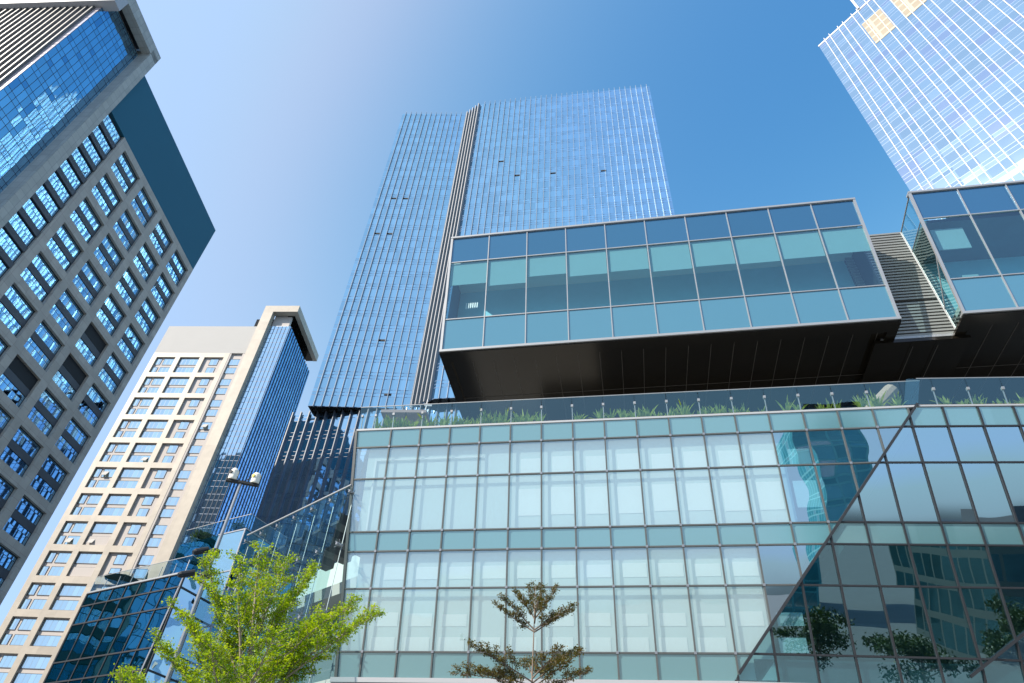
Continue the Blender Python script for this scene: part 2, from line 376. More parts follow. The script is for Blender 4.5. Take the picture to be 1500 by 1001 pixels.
crease3 = (-.62, 1.0, -(9.65 - .62 * (-.95)))          # second fold low on the right
kinds2 = ['v'] + kinds[1:]
addpanes(PF2, us2, ROW, [crease2, crease3], kinds2, True)
ROWp = ROW
c3neg = tuple(-c for c in crease3)
# third facet, turned a little further back
PF3 = lambda u, w, z: PF2(u, w - .12 * max(0, -(crease3[0] * u + crease3[1] * z + crease3[2])), z)
addpanes(PF3, [u for u in us2 if u > -4], ROW, [c3neg], kinds2, True)
for i in range(-6, 11):
    s_ = clip_seg(PF, MU(i), ROW[0], MU(i), ROW[-1], [crease, lefte])
    if s_: bar(PF, s_[0], s_[1], .032, .0, .07, 'mullion', 'mullion', pod)
for z in ROW[1:-1]:
    s_ = clip_seg(PF, -11.5, z, 16, z, [crease, lefte])
    if s_: bar(PF, s_[0], s_[1], .03, -.02, .06, 'transom', 'mullion', pod)
for u in us2:
    s_ = clip_seg(PF2, u, ROW[0], u, ROW[-1], [crease2])
    if s_:
        t_ = clip_seg(PF2, s_[0][0], s_[0][1], s_[1][0], s_[1][1], [crease3])
        if t_: bar(PF2, t_[0], t_[1], .035, 0, .07, 'mullion', 'dark', pod)
        t_ = clip_seg(PF3, s_[0][0], s_[0][1], s_[1][0], s_[1][1], [c3neg])
        if t_: bar(PF3, t_[0], t_[1], .035, 0, .07, 'mullion', 'dark', pod)
for z in ROW[1:-1]:
    s_ = clip_seg(PF2, -12, z, us2[-1], z, [crease2, crease3])
    if s_: bar(PF2, s_[0], s_[1], .032, -.02, .06, 'transom', 'dark', pod)
    s_ = clip_seg(PF3, -12, z, us2[-1], z, [c3neg])
    if s_: bar(PF3, s_[0], s_[1], .032, -.02, .06, 'transom', 'dark', pod)
bar(PF, CB, CA, .05, -.03, .10, 'fold_frame', 'dark', pod)
bar(PF2, (-.95, 9.65), (us2[-1], 9.65 + .62 * (us2[-1] + .95)), .05, -.03, .10, 'fold_frame', 'dark', pod)
bar(PF, (-9.82, 9.3), (-10.62, 19.98), .06, -.06, .08, 'edge_frame', 'mullion', pod)
# copings and the white base ledge
MB().box(PF, -10.62, 15.2, -.35, .06, 19.98, 20.07).build('coping', 'coping', pod)
MB().box(PF2, .02, us2[-1], -.35, .06, 20.0, 20.08).build('coping', 'coping', pod)
MB().box(PF, -10.0, 5.9, -.5, .16, 9.1, 9.27).build('base_ledge', 'coping', pod)
MB().box(PF2, b2[0] - .1, us2[-1], -.5, .16, 9.1, 9.27).build('base_ledge', 'coping', pod)
# small round clamps where the bars cross
nd = MB()
for i in range(-6, 11):
    for z in ROW[1:-1]:
        if crease[0] * MU(i) + z + crease[2] > .1: nd.box(PF, MU(i) - .05, MU(i) + .05, .06, .09, z - .05, z + .05)
nd.build('bar_clamps', 'steel', pod)
# body behind the glass
def inner(w): return lambda u, w_, z: PF(u, w_ + w, z)
b = MB(); b.box(PF, -9.9, 9.3, -.26, -.22, 14.95, 19.3); b.build('curtain', 'interior', pod)
b = MB(); b.box(PF, -9.6, 7.4, -.26, -.22, 9.4, 14.3); b.build('curtain', 'interior', pod)
for (z0, z1) in ((9.25, 10.1), (14.25, 15.0), (19.12, 19.95)):
    MB().box(PF, -9.7, 5.5 + (z0 - 9.2) * .82, -9, -.5, z0, z1).build('floor_slab', 'concrete', pod)
MB().box(PF, -9.5, 40, -16, -9, 9.0, 19.9).build('core_wall', 'room', pod)
for (z0, z1) in ((9.25, 10.1), (14.3, 15.0), (19.15, 19.95)):
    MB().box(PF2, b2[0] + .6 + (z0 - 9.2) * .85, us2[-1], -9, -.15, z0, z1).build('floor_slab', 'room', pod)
MB().box(PF, -9.9, 40, -26, -.4, 19.55, 19.93).build('roof_deck', 'concrete', pod)
MB().box(wall((3.433, 27.253), -10.6), -9.6, 40, -26, -.6, 0, 8.94).build('ground_storey', 'room', pod)
# pale boards added as window reflections, tall and low in each storey
rb = random.Random(4)
for i in range(-2, 7):
    u = MU(i); e = rb.uniform(-.05, .05)
    MB().box(PF, u + .44 + e, u + 1.45, -.218, -.20, 15.72 + rb.uniform(0, .1), 16.95 + rb.uniform(-.05, .05)).build('reflection_board', 'paleboard', pod)
    MB().box(PF, u + .52 + e, u + 1.46, -.218, -.20, 17.62, 18.42 + rb.uniform(-.06, .04)).build('reflection_board', 'paleboard', pod)
for i in range(-6, 6):
    u = MU(i); e = rb.uniform(-.05, .05)
    if i < 5: MB().box(PF, u + .40 + e, u + 1.40, -.218, -.20, 13.1, 13.62 + rb.uniform(-.04, .04)).build('reflection_board', 'paleboard', pod)
    if rb.random() < .9: MB().box(PF, u + .18 + e, u + 1.24, -.218, -.20, 10.32, 10.84).build('reflection_board', 'paleboard', pod)
    if i != -3: MB().box(PF, u + .26 + e, u + 1.28, -.218, -.20, 11.25, 11.75 + rb.uniform(-.05, .05)).build('reflection_board', 'paleboard', pod)
# a white frame seen inside the first bays
for a_ in ((-9.5, -9.42, 15.2, 18.6), (-9.5, -4.2, 18.5, 18.56)): MB().box(PF, a_[0], a_[1], -.18, -.13, a_[2], a_[3]).build('inner_frame', 'paleboard', pod)
# ------------------------------------------------------------------ balustrade on the podium roof
rail = thing('glass_balustrade', 'clear glass balustrade with square-headed posts along the roof edge of the podium', 'balustrade', PF(0, 0, 20.1))
for i in range(-6, 10):
    u = MU(i)
    p = MB(); p.box(PF, u - .02, u + .02, -.10, -.05, 20.12, 20.78); p.box(PF, u - .055, u + .055, -.11, .02, 20.78, 20.9); p.build('post', 'silver', rail)
    g_ = MB(); g_.poly([PF(u + .01, -.02, 20.13), PF(u + 1.47, -.02, 20.13), PF(u + 1.47, -.02, 21.28), PF(u + .01, -.02, 21.28)], [(u, 20), (u + 1.4, 20), (u + 1.4, 21), (u, 21)]); g_.build('glass_panel', 'rail_glass', rail)
g_ = MB(); g_.poly([PF(-10.55, -.02, 20.13), PF(MU(-6), -.02, 20.13), PF(MU(-6), -.02, 21.28), PF(-10.6, -.02, 21.28)], [(0, 0), (1, 0), (1, 1), (0, 1)]); g_.build('glass_panel', 'rail_glass', rail)
g_ = MB(); g_.poly([PF(MU(10), -.02, 20.13), PF(15.35, -.02, 20.13), PF(15.75, -.02, 21.28), PF(MU(10), -.02, 21.28)], [(0, 0), (1, 0), (1, 1), (0, 1)]); g_.build('glass_panel', 'rail_glass', rail)
for uu in (-10.45, -9.75):
    p = MB(); p.box(PF, uu - .02, uu + .02, -.10, -.05, 20.12, 20.75); p.box(PF, uu - .05, uu + .05, -.11, .02, 20.75, 20.86); p.build('post', 'silver', rail)
for i in range(0, 7):
    u = us2[8] + 1.46 * (i - 1) if len(us2) > 8 else i
    u = .9 + 1.46 * i
    p = MB(); p.box(PF2, u - .02, u + .02, -.10, -.05, 20.14, 20.8); p.box(PF2, u - .055, u + .055, -.11, .02, 20.8, 20.92); p.build('post', 'silver', rail)
    g_ = MB(); g_.poly([PF2(u - 1.45, -.02, 20.15), PF2(u - .01, -.02, 20.15), PF2(u - .01, -.02, 21.36), PF2(u - 1.05 if i == 0 else u - 1.45, -.02, 21.36)], [(0, 0), (1, 0), (1, 1), (0, 1)]); g_.build('glass_panel', 'rail_glass', rail)
MB().box(PF, -10.6, 15.75, -.035, -.005, 21.28, 21.31).build('top_edge', 'silver', rail)
MB().box(PF2, .3, 10.4, -.035, -.005, 21.36, 21.39).build('top_edge', 'silver', rail)
# planter and plants
pl = MB(); pl.box(PF, -10.0, 15.1, -1.2, -.40, 19.95, 20.2); pl.box(PF2, .4, 10.8, -1.2, -.40, 19.95, 20.2)
tag(pl.build('roof_planter', 'soil'), 'long low planting trough of soil running behind the podium balustrade', 'planter')
def strap_plant(P, size, n, rnd):
    b = MB()
    for k in range(n):
        a = rnd.uniform(0, 2 * math.pi); tilt = rnd.uniform(.15, 1.0); ln = size * rnd.uniform(.6, 1.15); wd = .055 * rnd.uniform(.7, 1.5)
        d = Vector((math.cos(a), math.sin(a), 0)); s = Vector((-math.sin(a), math.cos(a), 0))
        pts = []
        for q in range(5):
            t = q / 4; r = ln * tilt * t * .75; z = ln * (t - .45 * tilt * t * t)
            pts.append((P + d * r + Vector((0, 0, z)), wd * (1 - t) ** .6 * (1 if q else .6)))
        for q in range(4):
            (p0, w0), (p1, w1) = pts[q], pts[q + 1]
            b.poly([p0 - s * w0, p0 + s * w0, p1 + s * w1, p1 - s * w1])
    return b
rnd = random.Random(3)
def plant_label(i, n, where):
    return ['bushy strap-leaved plant', 'sparse upright green plant', 'low arching green plant'][i % 3] + ' behind the roof balustrade, number %d counted from the left end of the planter' % (i + 1)
spots = [(PF, -9.7 + .31 * i + rnd.uniform(-.12, .12)) for i in range(80) if i < 27 or 38 < i < 58 or rnd.random() < .4] + [(PF2, 1.0 + .4 * i + rnd.uniform(-.15, .15)) for i in range(24) if rnd.random() < .75]
words = ['dense', 'ragged', 'sparse', 'tall', 'drooping', 'short']
for i, (F, u) in enumerate(spots):
    big = 1.05 if i < 27 else rnd.uniform(.6, 1.0)
    P = F(u, rnd.uniform(-.5, -.36), 20.15); sz = rnd.uniform(.7, 1.1) * big
    o = strap_plant(P, sz, rnd.choice((14, 20, 26)), rnd).build('strap_leaf_plant', 'plant', None, P)
    tag(o, 'green strap-leaved plant growing in the roof planter behind the glass balustrade', 'plant', 'strap-leaved plants in the roof planter')
# small palm and slanting stone pier at the fold
P = PF(14.0, -1.0, 20.3)
tag(strap_plant(P, 1.5, 26, rnd).build('yucca_plant', 'plant', None, P), 'large spiky yucca beside the slanted stone post behind the balustrade', 'plant')
b = MB(); q0 = PF(12.9, -1.7, 19.95); q1 = PF(15.6, -2.6, 22.6); b.tube([q0, q1], [.36, .36], 10)
M['pebble'] = plain('pebble_stone', (.22, .19, .15), .9, 0, .6, 14, .8)
tag(b.build('stone_post', 'pebble', None, q0), 'slanted pebble-clad post leaning behind the balustrade near the facade fold', 'post')
# square parasol on the podium roof at the left
P = Vector((-5.5, 29.1, 19.93)); um = thing('parasol', 'taupe square parasol open behind the left end of the podium balustrade', 'parasol', P)
MB().tube([P, P + Vector((0, 0, 3.1))], .035).build('pole', 'silver', um)
b = MB(); c = [P + Vector((x, y, 2.5)) for x, y in ((-1.25, -.5), (1.2, -.75), (1.5, 1.3), (-1.0, 1.5))]; top = P + Vector((.1, .4, 2.95))
for i in range(4): b.poly([c[i], c[(i + 1) % 4], top]); b.poly([c[(i + 1) % 4], c[i], c[i] - Vector((0, 0, .18)), c[(i + 1) % 4] - Vector((0, 0, .18))])
b.build('canopy', 'canvas', um)
P = Vector((-4.6, 29.3, 19.93)); MBm = MB(); MBm.tube([P, P + Vector((.12, 0, 3.9))], [.04, .03]); MBm.box(lambda u, w, z: P + Vector((u, w, z)), -.02, .4, -.03, .03, 3.45, 3.6)
tag(MBm.build('flag_mast', 'coping', None, P), 'thin leaning white mast standing on the podium roof beside the parasol', 'mast')

# ------------------------------------------------------------------ overhanging glass boxes
BO = (-4.59, 32.09)
BF = wall(BO, -11.62, .15, 30.0)
WB = 27.86; BW = WB / 10; BZ = [30.0, 32.45, 37.45, 39.75]
def glass_box(F, u0, ub, name, label, base, depth=22, left_side=None):
    t = thing(name, label, 'building', base)
    n = len(ub) - 1
    for i in range(n):
        a, c = ub[i], ub[i + 1]
        for (z0, z1, nm, mt) in ((BZ[0], BZ[1], 'spandrel_panel', 'blue_spandrel'), (BZ[1], BZ[2], 'window_pane', 'box_glass'), (BZ[2], BZ[3], 'parapet_panel', 'navy_spandrel')):
            b = MB(); b.poly([F(a, 0, z0), F(c, 0, z0), F(c, 0, z1), F(a, 0, z1)], [(a - ub[0], z0), (c - ub[0], z0), (c - ub[0], z1), (a - ub[0], z1)]); b.build(nm, mt, t)
    for i in range(n + 1):
        e = .08 if i in (0, n) else .032
        MB().box(F, ub[i] - e, ub[i] + e, -.04, .10 if e > .05 else .07, BZ[0], BZ[3]).build('mullion', 'silver', t)
    for z, e in ((BZ[1], .032), (BZ[2], .032)):
        MB().box(F, ub[0] + .09, ub[-1] - .09, -.04, .06, z - e, z + e).build('transom', 'silver', t)
    MB().box(F, ub[0] - .09, ub[-1] + .09, -.3, .12, BZ[3], BZ[3] + .14).build('coping', 'silver', t)
    MB().box(F, ub[0] - .09, ub[-1] + .09, -.3, .13, BZ[0] - .16, BZ[0]).build('bottom_frame', 'silver', t)
    return t
ub = [BW * i for i in range(11)]
box = glass_box(BF, 0, ub, 'overhanging_glass_box', 'long overhanging glass box with ten bays and dark bronze soffit, left of the louvred link', Vector((9, 40, 30)))
BFv = wall(BO, -11.62)
def soffit(t, F, u0, u1, depth, seams, z=29.84):
    MB().box(F, u0, u1, -depth, -.25, z + .06, z + .14).build('soffit', 'soffit', t)
    s = MB(); s.box(F, u0 - .09, u1 + .09, -.9, -.0, z - .10, z + .055); s.box(F, u0 - .09, u0 + .5, -depth, -.9, z - .1, z + .055); s.box(F, u1 - .5, u1 + .09, -depth, -.9, z - .1, z + .055)
    s.build('soffit_border', 'soffit', t)
    k = u0 + .5
    sm = MB()
    while k < u1 - .5:
        k += 1.39
        if k < u1 - .5: sm.box(F, k - .014, k + .014, -depth, -.9, z + .04, z + .062)
    sm.box(F, u0 + .5, u1 - .5, -5.0, -4.97, z + .042, z + .061)
    sm.build('soffit_seams', 'seam', t)
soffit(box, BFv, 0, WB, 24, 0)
# inside of box: floor, ceiling, back wall, blinds, lamps
MB().box(BFv, .1, WB - .1, -24, -.5, 32.0, 32.35).build('floor_slab', 'roomlight', box)
MB().box(BFv, .1, WB - .1, -24, .6, 37.6, 38.0).build('ceiling', 'roomlight', box)
M['boxroom'] = plain('office_back_wall', (.24, .55, .65), .8, 0, .2, .3)
MB().box(BFv, .1, WB - .1, -2.2, -2.0, 32.35, 37.6).build('back_wall', 'boxroom', box)
MB().box(BFv, -.05, .05, -24, -.1, 30, 39.7).build('side_wall', 'navy_spandrel', box)
MB().box(BFv, WB - .05, WB + .05, -24, -.1, 30, 39.7).build('side_wall', 'dark', box)
MB().box(BFv, 0, WB, -24, .8, 39.55, 39.72).build('roof', 'dark', box)
M['shade'] = plain('teal_roller_shade', (.26, .36, .37), .9, 0, .05, .5)
drop = [2.0, 2.3, 1.8, 2.1, 2.0, 2.3, 2.2, 2.3, 2.2, 2.1]
for i in range(10):
    MB().box(BF, ub[i] + .06, ub[i + 1] - .06, -.10, -.07, BZ[2] - drop[i], BZ[2] - .06).build('roller_shade', 'shade', box)
M['lamp'] = plain('white_lamp', (.9, .9, .9), .4)
for i in range(9):
    for dy, dx in ((2.2, 0), (2.2, .35), (5.6, .2)):
        c = BFv(1.9 + 2.8 * i + dx, -dy, 37.58); b = MB(); b.tube([c, c - Vector((0, 0, .12))], .06, 8); b.build('downlight', 'lamp', box)
b = MB()
for k in range(6): b.box(BFv, .9 + .16 * k, .98 + .16 * k, -1.2, -1.1, 35.0, 35.5)
b.build('radiator_grille', 'lamp', box)

# right box
B2O = (26.1, 25.71)
BF2 = wall(B2O, -11.62, .15, 30.0)
ub2 = [2.9 * i for i in range(6)]
rbox = glass_box(BF2, 0, ub2, 'corner_glass_box', 'glass box at the right edge with a see-through triangular-braced corner beside the louvred link', Vector((33, 33, 30)))
BF2v = wall(B2O, -11.62)
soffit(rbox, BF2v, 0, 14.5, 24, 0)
MB().box(BF2v, 1.2, 14.4, -24, -.5, 32.0, 32.35).build('floor_slab', 'roomlight', rbox)
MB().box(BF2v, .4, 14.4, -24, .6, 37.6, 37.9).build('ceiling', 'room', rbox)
MB().box(BF2v, .3, 14.4, -3.2, -3.0, 32.35, 37.6).build('back_wall', 'boxroom', rbox)
MB().box(BF2v, 2.9, 14.5, -24, .8, 39.55, 39.72).build('roof', 'dark', rbox)
MB().box(BF2, .5, 2.4, -.5, -.44, 35.2, 36.9).build('roller_shade', 'shade', rbox)
MB().box(BF2, 1.4, 2.3, -1.0, -.9, 32.6, 33.5).build('desk_screen', 'shade', rbox)
# left end of the right box : glass with silver frame and two braces
q = [BF2(0, 0, 30.0), BF2(0, 0, 39.75), Vector((26.75, 27.41, 39.75)), Vector((26.74, 27.42, 30.0))]
b = MB(); b.poly(q[::-1], [(0, 0), (0, 9), (3, 9), (3, 0)]); b.build('end_glass', 'screen_glass', rbox)
lerp = lambda a, c, t: a + (c - a) * t
for a, c, r in ((q[2], q[3], .07), (q[1], q[2], .05), (q[0], q[3], .05), (lerp(q[2], q[3], .22), lerp(q[1], q[0], .24), .035), (lerp(q[2], q[3], .80), lerp(q[1], q[0], .52), .035)):
    MB().tube([a, c], r, 8).build('end_frame', 'silver', rbox)

# louvred link between the boxes
LO = (22.72, 28.22)
LF = wall(LO, -11.62)
link = thing('louvred_link', 'grey louvred recessed link wall between the two overhanging glass boxes', 'building', Vector((24.8, 28, 30)))
for (z0, z1) in ((30.0, 33.0), (33.12, 37.1), (37.2, 39.85)):
    b = MB(); b.box(LF, -.2, 4.15, -.35, -.25, z0, z1, 1)  # black backing paints the shade in the gaps between blades
    z = z0 + .05
    while z < z1 - .1:
        P0_, P1_ = -.2, 4.15
        b.box(LF, P0_, P1_, -.24, -.02, z, z + .02, 0); b.poly([LF(P0_, -.02, z), LF(P1_, -.02, z), LF(P1_, 0, z + .13), LF(P0_, 0, z + .13)], None, 0)
        z += .27
    b.build('louvre_panel', ['louvre', 'black'], link)
MB().box(LF, -.3, 4.15, -20, .05, 29.8, 29.98).build('bottom_ledge', 'silver', link)
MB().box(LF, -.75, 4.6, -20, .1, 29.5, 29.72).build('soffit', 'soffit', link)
MB().box(LF, -.2, 4.15, -18, -.4, 39.2, 39.8).build('roof', 'dark', link)
s = MB()
for k in (1.4, 2.8): s.box(LF, k - .015, k + .015, -20, -.2, 29.33, 29.352)
s.build('soffit_seams', 'seam', link)
MB().box(wall((3.4, 27.2), -10.6), -4, 40, -24, -19, 20, 30).build('support_core', 'dark', box)

# ------------------------------------------------------------------ central tower
q0 = (-38.55, 103.26); q1 = (-18.34, 102.06); q2 = (-13.94, 98.39); q3 = (35.42, 89.26)
tw = thing('glass_tower', 'tall blue glass tower with vertical fins and folded light strip, behind the overhanging box', 'tower', Vector((-2, 110, 0)))
back = [(42, 126), (-33, 138)]
pts = [q0, q1, q2, q3] + back
b = MB(); b.prism(pts, 76.5, 190)
b.f = b.f[:]; b.build('curtain_wall', 'tower_glass', tw)
b = MB(); b.poly([(p[0], p[1], 76.47) for p in pts][::-1]); b.build('tower_soffit', 'soffit', tw)
def fins(t, A, B, z0, z1, sp, depth, half, start, mat, name='fin'):
    yaw = math.degrees(math.atan2(B[1] - A[1], B[0] - A[0])); F = wall(A, yaw); ln = math.hypot(B[0] - A[0], B[1] - A[1])
    u = start
    while u <= ln + .01:
        MB().box(F, u - half, u + half, .0, depth, z0, z1).build(name, mat, t); u += sp
M['finmetal'] = plain('fin_aluminium', (.33, .37, .41), .45, .3, .06, .3)
M['finwhite'] = plain('fin_white', (.60, .58, .57), .5, 0, .04, .3)
M['seamfin'] = plain('seam_fin', (.19, .20, .22), .5, .2, .1, .3)
fins(tw, q0, q1, 76.3, 190.8, 1.56, .42, .042, 1.1, 'finmetal')
fins(tw, q2, q3, 76.3, 190.8, 1.56, .42, .038, 1.0, 'finmetal')
fins(tw, q1, q2, 76.3, 190.6, 1.13, .7, .13, .35, 'seamfin', 'light_strip')
ow = MB()
def slot(A, B, u, z, w=1.4):
    yaw = math.degrees(math.atan2(B[1] - A[1], B[0] - A[0])); F = wall(A, yaw)
    MB().box(F, u, u + w, .02, .12, z, z + .4).build('open_vent', 'black', tw)
for u, z in ((4.3, 145), (7.4, 145), (2.7, 130), (5.8, 130), (10.5, 94), (14.3, 79.6)): slot(q0, q1, u, z)
for u, z in ((7.3, 156.5), (11.9, 149), (21.3, 148.5), (34.2, 147.5)): slot(q2, q3, u, z)
# lower wall under the tower
l0 = (-42.4, 106.61); l1 = (38.0, 89.3)
lw = thing('tower_base_block', 'dark blue glass block with deep vertical fins under the central tower', 'building', Vector((-2, 110, 0)))
b = MB(); b.prism([l0, l1, (44, 118), (-37, 134)], 0, 76.3); b.build('curtain_wall', 'lower_glass', lw)
M['darkfin'] = plain('dark_fin', (.07, .085, .11), .45, .2, .1, .3)
fins(lw, l0, l1, 0, 76.75, 1.74, .55, .09, .5, 'darkfin')

# ------------------------------------------------------------------ two sibling office blocks (grid facades)
HA, HB = hz(-5.2), hz(85.3)
def frameG(O):
    O = Vector((O[0], O[1], 0))
    return lambda a, c, z: O + HA * a + HB * c + Vector((0, 0, z))
def gridframe(F, ucells, zcells, ulim, zlim, depth, name, mat, parent):
    b = MB()
    us_ = [ulim[0]] + [x for c in ucells for x in c] + [ulim[1]]
    for i in range(0, len(us_), 2):
        if us_[i + 1] - us_[i] > .01: b.box(F, us_[i], us_[i + 1], -depth, 0, zlim[0], zlim[1])
    zs = [zlim[0]] + [x for c in zcells for x in c] + [zlim[1]]
    for (a, c) in ucells:
        for i in range(0, len(zs), 2):
            if zs[i + 1] - zs[i] > .01: b.box(F, a, c, -depth, -.003, zs[i], zs[i + 1])
    return b.build(name, mat, parent)
G2 = frameG((-84.64, 120.05))
FA2 = lambda u, w, z: G2(u, -w, z)
FB2 = lambda u, w, z: G2(30.3 + w, u, z)
nb = thing('beige_office_block', 'sunlit beige grid-fronted office block with white blank top and framed blue glass corner', 'building', Vector(G2(15, 12, 0)))
uc = [(1.2, 5.8), (6.95, 11.7), (12.85, 17.5)]
rows2 = [99.9 - 6.02 * i for i in range(16)]
zc = sorted([(z - 4.75, z) for z in rows2])
gridframe(FA2, uc, zc, (0, 18.6), (0, 101.2), .45, 'facade_grid', 'beige', nb)
MB().box(FA2, 0, 22.5, -20, -.01, 101.2, 110).build('parapet_wall', 'white', nb)
MB().box(FA2, .05, 22.4, -20, -.47, 0, 101.1).build('wall', 'graywall', nb)
MB().box(FA2, 18.6, 19.0, -.7, -.05, 0, 101.2).build('pier', 'graywall', nb)
MB().box(FA2, 21.7, 22.5, -.7, -.05, 0, 101.2).build('pier', 'graywall', nb)
MB().box(FA2, 22.5, 25.0, -1.2, .35, 0, 114.8).build('frame_column', 'beige', nb)
MB().box(FA2, 22.5, 31.2, -1.2, .35, 114.8, 116.9).build('frame_lintel', 'beige', nb)
b = MB(); b.box(lambda u, w, z: G2(31.2 + w, u, z), 1.2, 18.4, -1.1, 0, 114.8, 116.9); b.build('frame_lintel', 'beige', nb)
b = MB(); b.box(lambda a, c, z: G2(a, c, z), 25, 30.1, 1.2, 18.2, 115.1, 116.5); b.build('frame_soffit', 'soffit', nb)
MB().box(lambda a, c, z: G2(a, c, z), 28.3, 30.1, 1.2, 18.2, 114.7, 115.05).build('frame_soffit', 'soffit', nb)
MB().box(FA2, 25.0, 29.3, -2.2, -1.5, 111.0, 115.1).build('louvre_band', 'graywall', nb)
MB().box(FA2, 25.0, 29.6, -1.3, -.85, 110.8, 111.0).build('sill', 'silver', nb)
b = MB(); A_, B_ = (25.0, -.8), (29.9, -.8)
b.poly([FA2(25, -.8, 0), FA2(30.3, -.8, 0), FA2(30.3, -.8, 110.8), FA2(25, -.8, 110.8)], [(0, 0), (5.3, 0), (5.3, 110.8), (0, 110.8)]); b.build('front_glazing', 'b2_glass', nb)
FBs = lambda u, w, z: G2(30.3 + w, u, z)
# the side glazing is set in under the frame towards the top-back as in the building itself
b = MB(); b.poly([G2(30.3, .8, 0), G2(30.3, 18.2, 0), G2(30.3, 18.2, 110.8), G2(30.3, .8, 110.8)], [(0, 0), (17.4, 0), (17.4, 110.8), (0, 110.8)]); b.build('side_glazing', 'b2_side', nb)
MB().box(lambda a, c, z: G2(a, c, z), 25.2, 30.2, 1.0, 18.1, 110.7, 110.82).build('glazing_cap', 'dark', nb)
MB().box(lambda a, c, z: G2(a, c, z), 20, 28.0, 2.3, 18.1, 110.9, 114.7).build('plant_room', 'soffit', nb)
for k in range(6): MB().box(FA2, 25.4 + .93 * k, 25.46 + .93 * k, -.8, -.70, 0, 110.8).build('fin', 'darkspan', nb)
for k in range(14): MB().box(FBs, 1.2 + 1.25 * k, 1.28 + 1.25 * k, 0, .16, 0, 110.8).build('fin', 'darkspan', nb)
rnd = random.Random(11)
def win(F, rects, w, name, glass, parent, fr='darkspan', sash=False):
    b = MB()
    for (u0, u1, z0, z1) in rects:
        b.poly([F(u0, w, z0), F(u1, w, z0), F(u1, w, z1), F(u0, w, z1)], [(u0, 0), (u1, 0), (u1, z1 - z0), (u0, z1 - z0)], 0)
        for (a, c, d, e) in ((u0 - .05, u0, z0, z1), (u1, u1 + .05, z0, z1), (u0 - .05, u1 + .05, z0 - .06, z0), (u0 - .05, u1 + .05, z1, z1 + .06)):
            b.box(F, a, c, w - .05, w + .05, d, e, 1)
    o = b.build(name, [glass, fr], parent)
    return o
for r_, zt in enumerate(rows2):
    zb = zt - 4.75
    lo = (zb + .15, zb + 1.85); hi = (zb + 2.65, zt - .3)
    Fw = FA2
    win(Fw, [(1.3, 2.5, *hi), (3.1, 5.7, *hi), (1.3, 2.5, *lo), (3.1, 5.7, *lo)], -.42, 'window', 'b2_win', nb)
    win(Fw, [(7.05, 11.6, *hi), (7.05, 11.6, *lo)], -.42, 'window', 'b2_win', nb)
    win(Fw, [(14.4, 16.3, *hi), (14.4, 16.3, *lo)], -.42, 'window', 'b2_win', nb)
    win(Fw, [(19.1, 21.6, *hi), (19.1, 21.6, *lo)], -.42, 'window', 'b2_win', nb)
    for _ in range(2):
        if r_ < 12 and rnd.random() < .4:
            u = rnd.choice((3.2, 7.6, 10.0, 14.8, 19.6)); z0, z1 = rnd.choice((lo, hi)); z1 = z0 + 1.25
            b = MB(); p = [Fw(u, -.40, z1), Fw(u + 1.1, -.40, z1), Fw(u + 1.1, .12, z0 + .2), Fw(u, .12, z0 + .2)]
            b.poly(p); b.poly([x + Vector((0, 0, .05)) for x in p][::-1]); b.build('open_sash', 'white', nb)
    if r_ in (7, 8):
        MB().box(Fw, 7.1, 11.5, -.40, -.33, lo[0], lo[1]).build('vent_grille', 'graywall', nb)

# block at the left edge of the view
GL = frameG((-57.24, 79.28))
FBL = lambda u, w, z: GL(w, u, z)
lb = thing('grey_office_block', 'shaded grey grid-fronted office block at the left with teal blank top', 'building', Vector(GL(-15, -15, 0)))
s = 1.16
uc = sorted([(-5.0 * s, -.82 * s), (-10.35 * s, -6.15 * s), (-15.75 * s, -11.5 * s), (-21.1 * s, -16.85 * s)])
rowsL = [73.9 * s - 5.03 * s * i for i in range(14)]
zc = sorted([(z - 3.95 * s, z) for z in rowsL])
gridframe(FBL, uc, zc, (-22.3 * s, 0), (0, 75 * s), .5, 'facade_grid', 'greystone', lb)
MB().box(FBL, -26.2 * s, 0, -30, -.52, 0, 75 * s - .02).build('wall', 'darkspan', lb)
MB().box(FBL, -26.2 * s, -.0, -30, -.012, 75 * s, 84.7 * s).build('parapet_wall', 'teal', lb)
MB().box(FBL, -27.6 * s, -26.15 * s, -2.2, .55, 0, 88.3 * s).build('frame_column', 'beam', lb)
for r_, zt in enumerate(rowsL):
    zb = zt - 3.95 * s
    for ci, (a, c) in enumerate(uc):
        rr = [(a + .04, c - .04, zb + .05, zb + 1.82), (a + .04, c - .04, zb + 2.82, zt - .05)]
        win(FBL, rr, -.45, 'window', 'left_win', lb, 'black')
        MB().box(FBL, a, c, -.51, -.36, zb + 1.84, zb + 2.8).build('spandrel', 'darkspan', lb)
        if (r_, ci) in ((4, 2), (5, 2), (6, 1), (7, 0)):
            MB().box(FBL, a + .02, c - .02, -.44, -.36, zb + 2.83, zt - .03).build('vent_louvre', 'black', lb)
# continuous strip between the grid and the frame column
zz = 74.6 * s
k = 0
while zz > 8:
    win(FBL, [(-26.1 * s, -22.35 * s, zz - 1.95, zz)], -.35, 'window', 'left_win', lb, 'black')
    MB().box(FBL, -26.15 * s, -22.32 * s, -.4, -.12, zz - 2.88, zz - 2.0).build('spandrel', 'darkspan', lb)
    zz -= 2.92; k += 1
